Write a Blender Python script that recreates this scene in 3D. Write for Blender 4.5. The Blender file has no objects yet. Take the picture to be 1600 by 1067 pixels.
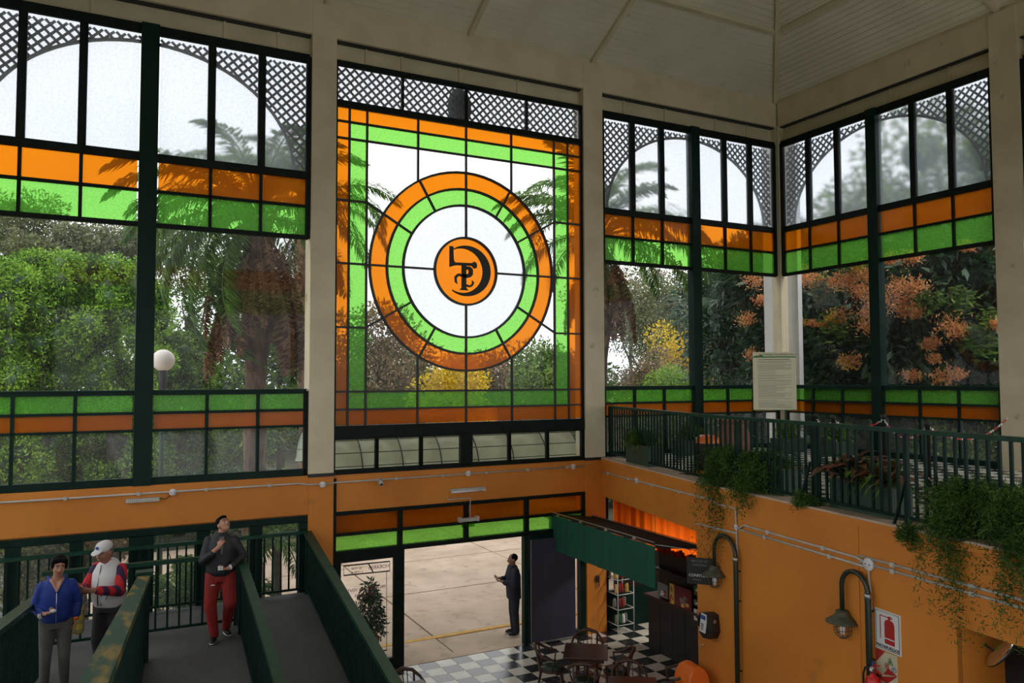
import bpy, bmesh, math, random
import numpy as np
from mathutils import Vector, Matrix
random.seed(7); rng=np.random.default_rng(7)
scn=bpy.context.scene; COL=scn.collection
R=math.radians; PI=math.pi
# ------------------------------------------------------------------ camera
FPX=1212.4866; YAW,PITCH,ROLL=0.48114,0.048183,-0.003055
CAM=np.array([-14.57966,-13.76078,5.25])
_F=np.array([math.sin(YAW)*math.cos(PITCH),math.cos(YAW)*math.cos(PITCH),math.sin(PITCH)])
_R=np.array([math.cos(YAW),-math.sin(YAW),0]); _U=np.cross(_R,_F)
_R2=_R*math.cos(ROLL)+_U*math.sin(ROLL); _U2=_U*math.cos(ROLL)-_R*math.sin(ROLL)
cd=bpy.data.cameras.new('camera'); cam=bpy.data.objects.new('camera',cd); COL.objects.link(cam)
cam.matrix_world=Matrix(((_R2[0],_U2[0],-_F[0],CAM[0]),(_R2[1],_U2[1],-_F[1],CAM[1]),(_R2[2],_U2[2],-_F[2],CAM[2]),(0,0,0,1)))
cd.sensor_width=36; cd.lens=36*FPX/1600; cd.clip_start=.05; cd.clip_end=500
scn.camera=cam
def ray(x,y): return _F+_R2*(x-800)/FPX-_U2*(y-533.5)/FPX
def hit(x,y,n,d):
    r=ray(x,y); n=np.array(n,float); return CAM+r*((d-n@CAM)/(n@r))
def ap(x,y,Y=0.): return hit(x,y,(0,1,0),Y)
def bp(x,y,X=0.): return hit(x,y,(1,0,0),X)
def zp(x,y,Z=0.): return hit(x,y,(0,0,1),Z)
# ------------------------------------------------------------------ sky and exposure
w=bpy.data.worlds.new('overcast_sky'); scn.world=w; w.use_nodes=True
nt=w.node_tree; bg=nt.nodes['Background']
tc=nt.nodes.new('ShaderNodeTexCoord'); nz=nt.nodes.new('ShaderNodeTexNoise'); nz.inputs['Scale'].default_value=2.2; nz.inputs['Detail'].default_value=5
cr=nt.nodes.new('ShaderNodeValToRGB'); cr.color_ramp.elements[0].position=.33; cr.color_ramp.elements[0].color=(.84,.88,.93,1)
cr.color_ramp.elements[1].position=.6; cr.color_ramp.elements[1].color=(1,1,1,1)
nt.links.new(tc.outputs['Generated'],nz.inputs['Vector']); nt.links.new(nz.outputs['Fac'],cr.inputs['Fac']); nt.links.new(cr.outputs['Color'],bg.inputs['Color'])
bg.inputs['Strength'].default_value=1.75
sd=bpy.data.lights.new('sun','SUN'); sd.energy=1.3; sd.angle=R(35); sun=bpy.data.objects.new('sun',sd); COL.objects.link(sun)
sun.rotation_euler=(R(38),0,R(25))
scn.view_settings.view_transform='Standard'; scn.view_settings.look='None'; scn.view_settings.gamma=1; scn.view_settings.use_curve_mapping=False
scn.view_settings.exposure=0.0
scn.cycles.use_denoising=True; scn.cycles.transparent_max_bounces=24; scn.cycles.max_bounces=9; scn.cycles.diffuse_bounces=5
scn.cycles.caustics_reflective=False; scn.cycles.caustics_refractive=False
scn.cycles.sample_clamp_indirect=6
# ------------------------------------------------------------------ materials
def srgb(r,g,b):
    f=lambda c:(c/255/12.92) if c/255<=.04045 else ((c/255+.055)/1.055)**2.4
    return (f(r),f(g),f(b),1)
def _noise(nt,scale,detail=4,coord='pos',stretch=None):
    if coord=='pos':
        g=nt.nodes.new('ShaderNodeNewGeometry'); src=g.outputs['Position']
    else:
        g=nt.nodes.new('ShaderNodeTexCoord'); src=g.outputs['Object']
    if stretch:
        m=nt.nodes.new('ShaderNodeMapping'); m.inputs['Scale'].default_value=stretch; nt.links.new(src,m.inputs['Vector']); src=m.outputs['Vector']
    n=nt.nodes.new('ShaderNodeTexNoise'); n.inputs['Scale'].default_value=scale; n.inputs['Detail'].default_value=detail
    nt.links.new(src,n.inputs['Vector']); return n
def ramp(nt,fac,c1,c2,p0=.35,p1=.65):
    r=nt.nodes.new('ShaderNodeValToRGB'); r.color_ramp.elements[0].position=p0; r.color_ramp.elements[1].position=p1
    r.color_ramp.elements[0].color=c1; r.color_ramp.elements[1].color=c2; nt.links.new(fac,r.inputs['Fac']); return r
def mat(name,c1,c2=None,scale=3,rough=.6,metal=0,bump=0,bscale=40,p0=.35,p1=.65,stretch=None,c3=None,scale3=20,spec=.5,p30=.62,p31=.72,detail=4):
    m=bpy.data.materials.new(name); m.use_nodes=True; nt=m.node_tree; b=nt.nodes['Principled BSDF']
    b.inputs['Roughness'].default_value=rough; b.inputs['Metallic'].default_value=metal
    b.inputs['Specular IOR Level'].default_value=spec
    b.inputs['Base Color'].default_value=c1
    if c2:
        n=_noise(nt,scale,detail,stretch=stretch); r=ramp(nt,n.outputs['Fac'],c1,c2,p0,p1); out=r.outputs['Color']
        if c3:
            n3=_noise(nt,scale3,6,stretch=stretch); r3=ramp(nt,n3.outputs['Fac'],(0,0,0,1),(1,1,1,1),p30,p31)
            mx=nt.nodes.new('ShaderNodeMix'); mx.data_type='RGBA'; nt.links.new(r3.outputs['Color'],mx.inputs[0]); nt.links.new(out,mx.inputs[6]); mx.inputs[7].default_value=c3; out=mx.outputs[2]
        nt.links.new(out,b.inputs['Base Color'])
    if bump:
        nb=_noise(nt,bscale,3,stretch=stretch); bm_=nt.nodes.new('ShaderNodeBump'); bm_.inputs['Strength'].default_value=bump; bm_.inputs['Distance'].default_value=.02
        nt.links.new(nb.outputs['Fac'],bm_.inputs['Height']); nt.links.new(bm_.outputs['Normal'],b.inputs['Normal'])
    return m
def glassy(name,col,trans=.5,trl=.4,gloss=.1,tcol=None,scale=60,rough=.2,refr=None,var=.25):
    """stained or frosted sheet: part see-through tint, part translucent body, part surface gloss"""
    m=bpy.data.materials.new(name); m.use_nodes=True; nt=m.node_tree; nt.nodes.clear()
    out=nt.nodes.new('ShaderNodeOutputMaterial')
    n=_noise(nt,scale,3); r=ramp(nt,n.outputs['Fac'],tuple(c*(1-var) for c in col[:3])+(1,),col,.3,.7)
    if refr is None:
        t=nt.nodes.new('ShaderNodeBsdfTransparent'); nt.links.new(r.outputs['Color'],t.inputs['Color'])
    else:
        t=nt.nodes.new('ShaderNodeBsdfRefraction'); t.inputs['IOR'].default_value=refr[0]; t.inputs['Roughness'].default_value=refr[1]; nt.links.new(r.outputs['Color'],t.inputs['Color'])
    l=nt.nodes.new('ShaderNodeBsdfTranslucent'); l.inputs['Color'].default_value=tcol or col
    g=nt.nodes.new('ShaderNodeBsdfGlossy'); g.inputs['Roughness'].default_value=rough
    m1=nt.nodes.new('ShaderNodeMixShader'); m1.inputs[0].default_value=trl/(trans+trl); nt.links.new(t.outputs[0],m1.inputs[1]); nt.links.new(l.outputs[0],m1.inputs[2])
    m2=nt.nodes.new('ShaderNodeMixShader'); m2.inputs[0].default_value=gloss; nt.links.new(m1.outputs[0],m2.inputs[1]); nt.links.new(g.outputs[0],m2.inputs[2])
    nt.links.new(m2.outputs[0],out.inputs['Surface']); return m
def leafmat(name,c1,c2,rough=.6,trl=.3,scale=1.2,rand=.5):
    m=bpy.data.materials.new(name); m.use_nodes=True; nt=m.node_tree; b=nt.nodes['Principled BSDF']; out=nt.nodes['Material Output']
    g=nt.nodes.new('ShaderNodeNewGeometry'); n=_noise(nt,scale,3)
    mt=nt.nodes.new('ShaderNodeMath'); mt.operation='MULTIPLY_ADD'; nt.links.new(g.outputs['Random Per Island'],mt.inputs[0]); mt.inputs[1].default_value=rand; mt.inputs[2].default_value=-rand/2
    ad=nt.nodes.new('ShaderNodeMath'); ad.operation='ADD'; nt.links.new(n.outputs['Fac'],ad.inputs[0]); nt.links.new(mt.outputs[0],ad.inputs[1])
    r=ramp(nt,ad.outputs[0],c1,c2,.3,.7); nt.links.new(r.outputs['Color'],b.inputs['Base Color']); b.inputs['Roughness'].default_value=rough; b.inputs['Specular IOR Level'].default_value=.3
    t=nt.nodes.new('ShaderNodeBsdfTranslucent'); nt.links.new(r.outputs['Color'],t.inputs['Color'])
    mx=nt.nodes.new('ShaderNodeMixShader'); mx.inputs[0].default_value=trl; nt.links.new(b.outputs[0],mx.inputs[1]); nt.links.new(t.outputs[0],mx.inputs[2]); nt.links.new(mx.outputs[0],out.inputs['Surface'])
    return m
def L(r,g,b): return (r,g,b,1)
M={}
M['cream']=mat('cream_paint',L(.66,.585,.40),L(.76,.68,.48),1.5,.7,bump=.15,c3=L(.2,.13,.07),scale3=2.6,p30=.68,p31=.84)
M['ceil']=mat('ceiling_paint',L(.74,.69,.54),L(.84,.79,.64),.9,.75,c3=L(.14,.11,.08),scale3=2.2,p30=.7,p31=.8)
M['white']=mat('white_paint',L(.72,.72,.74),L(.8,.8,.82),2,.6)
M['orange']=mat('orange_wall_paint',L(.60,.20,.022),L(.70,.25,.03),.8,.6,bump=.12,bscale=12,c3=L(.36,.13,.02),scale3=1.7,p30=.64,p31=.85)
M['green']=mat('dark_green_metal',L(.0025,.016,.012),L(.005,.023,.017),3,.5,spec=.15)
M['black']=mat('black_green_frame',L(.003,.007,.006),L(.006,.012,.010),5,.55,spec=.15)
M['rail']=mat('green_handrail_paint',L(.004,.034,.02),L(.008,.052,.03),6,.45,spec=.25)
M['worn']=mat('worn_handrail_paint',L(.006,.05,.028),L(.26,.17,.03),3.2,.55,p0=.50,p1=.66,detail=7,stretch=(2.6,.5,1),spec=.2)
M['gor']=glassy('orange_glass',L(1,.55,.09),.72,.28,.02,L(1,.42,.05),45,var=.12,refr=(1.04,.10))
M['ggr']=glassy('green_glass',L(.58,.95,.40),.72,.28,.02,L(.42,.88,.25),45,var=.12,refr=(1.04,.10))
M['frost']=glassy('frosted_glass',L(.97,.985,1),.8,.25,.03,L(.8,.85,.9),30,refr=(1.06,.24),var=.06)
M['clear']=glassy('clear_glass',L(.985,.99,.985),.995,.005,.008,L(.8,.8,.8),8,rough=.03,var=.015)
M['dusty']=glassy('dusty_glass',L(.94,.95,.94),.96,.035,.015,L(.7,.7,.68),4,rough=.05,var=.06)
M['pale']=glassy('pale_canopy_sheet',L(.80,.86,.76),.3,.7,.05,L(.8,.85,.76),5,var=.1)
M['lat']=mat('grey_lattice_wood',L(.10,.11,.12),L(.16,.17,.18),8,.8)
M['lead']=mat('black_came',L(.008,.010,.010),rough=.5)
M['tb']=mat('black_tile',L(.018,.022,.026),L(.032,.036,.04),6,.22)
M['tw']=mat('white_tile',L(.60,.58,.50),L(.70,.68,.60),6,.28)
M['pave']=mat('concrete_paving',L(.52,.385,.28),L(.68,.52,.40),.9,.85,bump=.3,bscale=15,c3=L(.34,.25,.18),scale3=3.5,p30=.56,p31=.8,detail=8)
M['joint']=mat('earth_joint',L(.10,.10,.04),L(.20,.16,.09),9,.95)
M['yellow']=mat('yellow_line_paint',L(.78,.46,.10),L(.62,.36,.10),8,.8)
M['grass']=mat('dark_ground',L(.035,.05,.018),L(.09,.075,.04),.6,.95)
M['ramp']=mat('ribbed_rubber_floor',L(.075,.08,.08),L(.10,.105,.105),1.2,.6,bump=.5,bscale=60)
M['conduit']=mat('grey_conduit_paint',L(.45,.42,.37),L(.55,.52,.46),7,.5)
M['wood']=mat('dark_bentwood',L(.03,.009,.006),L(.06,.018,.01),14,.35,stretch=(1,1,6))
M['seat']=mat('dark_green_vinyl',L(.01,.03,.022),rough=.35)
M['bark']=mat('palm_bark',L(.07,.04,.025),L(.20,.125,.075),6,.9,bump=.8,bscale=18,stretch=(1,1,.5))
M['bark2']=mat('grey_bark',L(.05,.04,.03),L(.11,.09,.07),6,.9)
M['palm']=leafmat('palm_leaf',L(.04,.11,.02),L(.17,.32,.05),.4,.4,1.0)
M['dead']=leafmat('dead_palm_leaf',L(.09,.045,.022),L(.34,.20,.11),.8,.25,2.5)
M['thuja']=leafmat('bright_conifer',L(.05,.13,.015),L(.30,.52,.06),.7,.35,.9,.6)
M['pine']=leafmat('olive_pine',L(.09,.11,.06),L(.24,.27,.13),.8,.3,.8)
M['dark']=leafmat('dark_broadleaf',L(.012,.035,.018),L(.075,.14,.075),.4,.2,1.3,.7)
M['mid']=leafmat('mid_green_leaf',L(.04,.09,.02),L(.20,.32,.06),.6,.35,1.0)
M['lime']=leafmat('lime_leaf',L(.10,.22,.03),L(.30,.48,.06),.6,.35,1.0)
M['brownleaf']=leafmat('brown_autumn_leaf',L(.10,.08,.05),L(.32,.23,.12),.8,.3,.8)
M['yell']=leafmat('yellow_blossom',L(.45,.32,.02),L(.85,.62,.04),.7,.35,2)
M['blos']=leafmat('orange_blossom',L(.55,.22,.09),L(.95,.52,.22),.7,.3,2.5)
M['weed']=leafmat('dry_weed',L(.16,.13,.05),L(.26,.24,.08))
M['fern']=leafmat('asparagus_fern',L(.025,.07,.012),L(.12,.22,.04),.7,.35,3)
M['croton']=leafmat('croton_leaf',L(.03,.06,.02),L(.26,.09,.05),.4,.2,4,.9)
M['pot']=mat('terracotta',L(.22,.10,.07),L(.29,.15,.11),5,.8)
M['planter']=mat('dark_green_planter',L(.02,.05,.03),L(.035,.07,.045),4,.5)
M['awn']=mat('green_awning_cloth',L(.004,.075,.045),L(.006,.095,.055),2.5,.85,stretch=(1,1,.2))
M['navy']=mat('navy_cloth',L(.028,.028,.05),L(.036,.036,.062),2,.8,stretch=(1,1,.1))
M['curtain']=glassy('orange_curtain_cloth',L(1,.40,.10),.25,.75,.01,L(1,.40,.10),20)
M['bar']=mat('dark_bar_panel',L(.012,.008,.007),L(.02,.013,.01),8,.45,stretch=(1,1,.2))
M['red']=mat('red_enamel',L(.55,.012,.012),rough=.3)
M['signw']=mat('sign_white',L(.72,.72,.70),rough=.5)
M['cream2']=mat('cream_sign',L(.56,.53,.36),rough=.5)
M['ink']=mat('black_ink',L(.01,.01,.01),rough=.6)
M['greyink']=mat('grey_ink',L(.2,.2,.17),rough=.7)
M['redink']=mat('red_ink',L(.40,.02,.015),rough=.6)
M['maroon']=mat('maroon_ink',L(.16,.02,.03),rough=.6)
M['greenink']=mat('green_ink',L(.02,.16,.05),rough=.6)
M['bluei']=mat('blue_plastic',L(.02,.08,.35),rough=.4)
M['orplastic']=mat('orange_plastic',L(.85,.17,.02),rough=.35)
M['chrome']=mat('grey_metal',L(.42,.42,.43),rough=.3,metal=.8)
M['wire']=mat('white_wire',L(.6,.6,.6),rough=.4)
M['olive']=mat('weathered_lamp_paint',L(.05,.05,.03),L(.09,.09,.06),12,.5)
M['post']=mat('dark_olive_post',L(.012,.02,.012),L(.02,.03,.018),6,.35)
M['globe']=mat('white_globe',L(.82,.76,.70),rough=.35)
M['bulb']=mat('pale_bulb_glass',L(.8,.8,.85),rough=.2)
M['skin']=mat('skin',L(.30,.13,.08),L(.36,.17,.105),6,.5)
M['skin2']=mat('lighter_skin',L(.42,.20,.13),L(.48,.24,.16),6,.5)
M['hair']=mat('black_hair',L(.006,.005,.005),rough=.8,spec=.1)
M['bluejacket']=mat('blue_jacket_cloth',L(.006,.025,.20),L(.010,.04,.28),4,.7,bump=.3,bscale=18)
M['greyp']=mat('grey_trouser_cloth',L(.11,.11,.105),L(.15,.15,.145),5,.8,bump=.2,bscale=20)
M['whitev']=mat('white_vest_cloth',L(.55,.54,.54),L(.66,.65,.65),4,.8,bump=.3,bscale=16)
M['darkp']=mat('charcoal_trouser_cloth',L(.014,.014,.016),L(.026,.026,.03),5,.8,bump=.3,bscale=16)
M['blackj']=mat('black_jacket_cloth',L(.006,.007,.010),L(.012,.014,.02),5,.6,bump=.3,bscale=16)
M['redp']=mat('red_trouser_cloth',L(.22,.012,.010),L(.32,.02,.016),5,.8,bump=.3,bscale=16)
M['navyc']=mat('navy_coat_cloth',L(.008,.010,.022),L(.014,.017,.035),5,.8)
M['shoe']=mat('black_shoe',L(.01,.01,.012),rough=.5)
M['lip']=mat('lip_colour',L(.35,.05,.04),rough=.5)
M['eyew']=mat('eye_white',L(.6,.58,.55),rough=.3)
M['mirror']=mat('mirror_face',L(.75,.75,.72),rough=.05,metal=1)
M['chainr']=mat('red_plastic_chain',L(.6,.03,.03),rough=.5)
M['bluegrey']=mat('blue_grey_paint',L(.30,.36,.42),rough=.3)
def stripes(name,c1,c2,axis,freq,c3=None):
    m=bpy.data.materials.new(name); m.use_nodes=True; nt=m.node_tree; b=nt.nodes['Principled BSDF']; b.inputs['Roughness'].default_value=.8
    t=nt.nodes.new('ShaderNodeTexCoord'); s=nt.nodes.new('ShaderNodeSeparateXYZ'); nt.links.new(t.outputs['Object'],s.inputs[0])
    def wave(ax,f):
        a=nt.nodes.new('ShaderNodeMath'); a.operation='MULTIPLY'; nt.links.new(s.outputs[ax],a.inputs[0]); a.inputs[1].default_value=f
        c=nt.nodes.new('ShaderNodeMath'); c.operation='SINE'; nt.links.new(a.outputs[0],c.inputs[0])
        g=nt.nodes.new('ShaderNodeMath'); g.operation='GREATER_THAN'; nt.links.new(c.outputs[0],g.inputs[0]); g.inputs[1].default_value=0; return g
    g=wave(axis,freq); mx=nt.nodes.new('ShaderNodeMix'); mx.data_type='RGBA'; nt.links.new(g.outputs[0],mx.inputs[0]); mx.inputs[6].default_value=c1; mx.inputs[7].default_value=c2; o=mx.outputs[2]
    if c3:
        g2=wave('X',freq*1.1); m2=nt.nodes.new('ShaderNodeMix'); m2.data_type='RGBA'; ml=nt.nodes.new('ShaderNodeMath'); ml.operation='MULTIPLY'; nt.links.new(g2.outputs[0],ml.inputs[0]); ml.inputs[1].default_value=.5
        nt.links.new(ml.outputs[0],m2.inputs[0]); nt.links.new(o,m2.inputs[6]); m2.inputs[7].default_value=c3; o=m2.outputs[2]
    nt.links.new(o,b.inputs['Base Color']); return m
M['stripe']=stripes('red_navy_knit',L(.50,.012,.02),L(.03,.01,.05),'Y',62)
M['plaid']=stripes('yellow_plaid_bag',L(.62,.50,.08),L(.42,.36,.12),'Z',60,L(.2,.08,.06))
# ------------------------------------------------------------------ mesh helpers
def tag(o,label=None,cat=None,group=None,kind=None):
    if label: o['label']=label
    if cat: o['category']=cat
    if group: o['group']=group
    if kind: o['kind']=kind
    return o
def empty(name,loc=(0,0,0),rz=0,parent=None):
    o=bpy.data.objects.new(name,None); COL.objects.link(o); o.location=loc; o.rotation_euler=(0,0,rz); o.parent=parent; return o
def thing(name,label,cat,loc=(0,0,0),rz=0,group=None): return tag(empty(name,loc,rz),label,cat,group)
def copy_tree(o,parent=None):
    c=o.copy(); COL.objects.link(c); c.parent=parent
    for ch in list(o.children): copy_tree(ch,c)
    return c
CUBE={}
def cube_mesh(mn):
    if mn not in CUBE:
        me=bpy.data.meshes.new('box_'+mn)
        v=[(x,y,z) for x in(-.5,.5) for y in(-.5,.5) for z in(-.5,.5)]
        me.from_pydata(v,[],[(0,1,3,2),(4,6,7,5),(0,4,5,1),(2,3,7,6),(0,2,6,4),(1,5,7,3)]); me.materials.append(M[mn]); CUBE[mn]=me
    return CUBE[mn]
def piece(name,mn,c,d,parent=None,rot=None):
    """a box part with shared mesh data: centre c, size d"""
    o=bpy.data.objects.new(name,cube_mesh(mn)); COL.objects.link(o); o.parent=parent; o.location=c; o.scale=d
    if rot is not None: o.rotation_euler=rot
    return o
def span(name,mn,lo,hi,parent=None):
    return piece(name,mn,[(a+b)/2 for a,b in zip(lo,hi)],[abs(b-a) for a,b in zip(lo,hi)],parent)
def beam(name,mn,p,q,w,h,parent=None,roll=0):
    p=Vector(p);q=Vector(q);d=q-p
    o=bpy.data.objects.new(name,cube_mesh(mn)); COL.objects.link(o); o.parent=parent
    x=d.normalized(); up=Vector((0,0,1)) if abs(x.z)<.95 else Vector((0,1,0))
    y=up.cross(x).normalized(); z=x.cross(y)
    m=Matrix((x,y,z)).transposed()
    if roll: m=m@Matrix.Rotation(roll,3,'X')
    o.rotation_euler=m.to_euler(); o.location=(p+q)/2; o.scale=(d.length,w,h); return o
class MB:
    def __init__(s): s.v=[];s.f=[]
    def add(s,v,f):
        n=len(s.v); s.v+= [tuple(map(float,p)) for p in v]; s.f+=[tuple(i+n for i in q) for q in f]
    def box(s,lo,hi):
        v=[(x,y,z) for x in(lo[0],hi[0]) for y in(lo[1],hi[1]) for z in(lo[2],hi[2])]
        s.add(v,[(0,1,3,2),(4,6,7,5),(0,4,5,1),(2,3,7,6),(0,2,6,4),(1,5,7,3)])
    def prism(s,poly,n0,n1,fn):
        """poly in 2D, extruded between n0 and n1; fn(a,b,n)->xyz"""
        k=len(poly); v=[fn(a,b,n0) for a,b in poly]+[fn(a,b,n1) for a,b in poly]
        f=[tuple(range(k))[::-1],tuple(range(k,2*k))]+[(i,(i+1)%k,k+(i+1)%k,k+i) for i in range(k)]
        s.add(v,f)
    def tube(s,pts,r,n=8,ends=True,sq=None):
        pts=[Vector(p) for p in pts]; k=len(pts); rr=r if hasattr(r,'__len__') else [r]*k
        t=[(pts[min(i+1,k-1)]-pts[max(i-1,0)]).normalized() for i in range(k)]
        a=Vector((0,0,1)) if abs(t[0].z)<.9 else Vector((1,0,0)); u=t[0].cross(a).normalized(); v=[]
        for i in range(k):
            u=(u-t[i]*u.dot(t[i]));u.normalize(); w_=t[i].cross(u)
            for j in range(n):
                th=2*PI*j/n; v.append(pts[i]+(u*math.cos(th)+w_*math.sin(th))*rr[i])
        f=[(i*n+j,i*n+(j+1)%n,(i+1)*n+(j+1)%n,(i+1)*n+j) for i in range(k-1) for j in range(n)]
        if ends: f+=[tuple(range(n))[::-1],tuple((k-1)*n+j for j in range(n))]
        s.add(v,f)
    def lathe(s,prof,n=20,c=(0,0,0),cap=True):
        v=[(c[0]+r*math.cos(2*PI*j/n),c[1]+r*math.sin(2*PI*j/n),c[2]+z) for r,z in prof for j in range(n)]
        f=[(i*n+j,i*n+(j+1)%n,(i+1)*n+(j+1)%n,(i+1)*n+j) for i in range(len(prof)-1) for j in range(n)]
        if cap: f+=[tuple(range(n))[::-1],tuple((len(prof)-1)*n+j for j in range(n))]
        s.add(v,f)
    def ell(s,c,r,n=14,m=10,rot=None):
        v=[];c=Vector(c)
        for i in range(m+1):
            ph=PI*i/m
            for j in range(n):
                th=2*PI*j/n; p=Vector((r[0]*math.sin(ph)*math.cos(th),r[1]*math.sin(ph)*math.sin(th),r[2]*math.cos(ph)))
                if rot is not None: p=rot@p
                v.append(c+p)
        f=[(i*n+j,(i+1)*n+j,(i+1)*n+(j+1)%n,i*n+(j+1)%n) for i in range(m) for j in range(n)]
        s.add(v,f)
    def frus(s,secs):
        v=[(sx*c[1],sy*c[2],c[0]) for c in secs for sx,sy in((-1,-1),(1,-1),(1,1),(-1,1))]; k=len(secs)
        s.add(v,[(i*4+j,i*4+(j+1)%4,i*4+4+(j+1)%4,i*4+4+j) for i in range(k-1) for j in range(4)]+[(3,2,1,0),tuple((k-1)*4+j for j in range(4))])
    def loft(s,secs,n=16):
        """secs: (cx,cy,cz,rx,ry)"""
        v=[(c[0]+c[3]*math.cos(2*PI*j/n),c[1]+c[4]*math.sin(2*PI*j/n),c[2]) for c in secs for j in range(n)]
        f=[(i*n+j,i*n+(j+1)%n,(i+1)*n+(j+1)%n,(i+1)*n+j) for i in range(len(secs)-1) for j in range(n)]
        f+=[tuple(range(n))[::-1],tuple((len(secs)-1)*n+j for j in range(n))]
        s.add(v,f)
    def build(s,name,mn,parent=None,smooth=False,loc=None,rz=None):
        me=bpy.data.meshes.new(name); me.from_pydata(s.v,[],s.f); me.materials.append(M[mn]); me.validate()
        if smooth:
            for p in me.polygons: p.use_smooth=True
        o=bpy.data.objects.new(name,me); COL.objects.link(o); o.parent=parent
        if loc is not None: o.location=loc
        if rz is not None: o.rotation_euler=(0,0,rz)
        return o
def tube(name,mn,pts,r,parent=None,n=8,**k):
    m=MB(); m.tube(pts,r,n); return m.build(name,mn,parent,True,**k)
def text(name,mn,s,size,loc,parent=None,rot=(R(90),0,0),ext=.002,sx=1,mirror=False,align='CENTER'):
    c=bpy.data.curves.new(name,'FONT'); c.body=s; c.size=size; c.extrude=ext; c.align_x=align; c.align_y='CENTER'; c.resolution_u=3
    c.materials.append(M[mn]); o=bpy.data.objects.new(name,c); COL.objects.link(o); o.parent=parent; o.location=loc; o.rotation_euler=rot
    o.scale=(-sx if mirror else sx,1,1)
    bpy.context.view_layer.update(); me=bpy.data.meshes.new_from_object(o.evaluated_get(bpy.context.evaluated_depsgraph_get())); me.name=name
    bpy.data.objects.remove(o); q=bpy.data.objects.new(name,me); COL.objects.link(q); q.parent=parent; q.location=loc; q.rotation_euler=rot; q.scale=(-sx if mirror else sx,1,1); return q
def quads(name,P,U,V,mn,parent=None,loc=None,tri=False,kind=None):
    """N leaves: base P, half width U, length V (arrays n x 3): pointed leaf of 2 triangles folded on the midrib"""
    n=len(P); me=bpy.data.meshes.new(name)
    vs=np.empty((n,4,3)); vs[:,0]=P; vs[:,1]=P+V*.45+U; vs[:,2]=P+V; vs[:,3]=P+V*.45-U
    me.vertices.add(n*4); me.vertices.foreach_set('co',vs.reshape(-1).astype(np.float32))
    me.loops.add(n*4); me.loops.foreach_set('vertex_index',np.arange(n*4,dtype=np.int32))
    me.polygons.add(n); me.polygons.foreach_set('loop_start',np.arange(0,n*4,4,dtype=np.int32)); 
    me.materials.append(M[mn]); me.update(calc_edges=True); me.validate()
    o=bpy.data.objects.new(name,me); COL.objects.link(o); o.parent=parent
    if loc is not None: o.location=loc
    if kind: o['kind']=kind
    return o
def unit(a): return a/np.maximum(np.linalg.norm(a,axis=-1,keepdims=True),1e-9)
# ================================================================== SETTING
def S(o,label,kind='structure',cat=None): return tag(o,label,cat,None,kind)
def sbox(name,mn,lo,hi,label,parent=None):
    o=span(name,mn,lo,hi,parent); 
    if parent is None: S(o,label)
    return o
GX=[(-5.3,0.),(-6.15,-4.0),(-6.62,-7.4),(-7.1,-11.),(-7.75,-16.75)]      # gallery edge, four straight runs
def wallrun(i): 
    a=Vector(GX[i]);b=Vector(GX[i+1]); t=(b-a).normalized(); n=Vector((t.y,-t.x)); n=n if n.x<0 else -n
    return a,b,t,n,(b-a).length
def wp(i,s,z,off=0.):
    a,b,t,n,l=wallrun(i); p=a+t*s+n*off; return (p.x,p.y,z)
def wrz(i):                                                              # rotation so local +x runs along the wall towards the camera, local -y faces the hall
    t=wallrun(i)[2]; return math.atan2(t.y,t.x)
def whit(i,px,py,off=0.):
    a,b,t,n,l=wallrun(i); q=hit(px,py,(n.x,n.y,0),n.dot(a)+off); return (Vector(q[:2])-a).dot(t),float(q[2])
# ---- ground outside
gr=sbox('ground','grass',(-70,12.6,-.4),(60,110,-.02),'dark planted ground beyond the paved forecourt')
g2=sbox('ground','grass',(.35,-60,-.4),(60,12.6,-.03),'dark planted ground beside the pavilion under the trees')
g3=sbox('ground','grass',(-70,-60,-.4),(-17.2,12.6,-.03),'planted ground left of the pavilion')
pv=S(empty('pavement',(0,0,0)),'pale concrete forecourt outside the entrance')
span('joint_bed','joint',(-34,.2,-.3),(.3,12.6,-.03),pv)
ys=[.22,1.22,4.52,7.72,12.58]; xs=[-34,-29.8,-25.6,-21.3,-17.05,-12.8,-8.55,-4.05,.3]
for a in range(len(ys)-1):
    for b in range(len(xs)-1):
        span('paving_slab','pave',(xs[b]+.02,ys[a]+.02,-.2),(xs[b+1]-.02,ys[a+1]-.02,rng.uniform(-.012,0)),pv)
span('yellow_line','yellow',(-34,1.16,-.01),(.3,1.30,.006),pv)
tuft=MB()
P=[];
for k in range(5000):
    if rng.random()<.4: x=rng.uniform(-17,0); y=rng.choice(ys[1:4])+rng.normal()*.03
    else: x=rng.choice([-12.8,-8.55,-4.05])+rng.normal()*.045; y=rng.uniform(.3,12)
    if math.sin(x*3.1+y*2.3)+math.sin(y*5+x)>.2: P.append((x,y,-.03))
P=np.array(P); n=len(P); U=rng.normal(size=(n,3))*.004; V=np.c_[rng.normal(size=(n,2))*.012,rng.uniform(.01,.03,n)]
quads('weeds',P,U,V,'weed',pv,kind='stuff')
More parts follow.
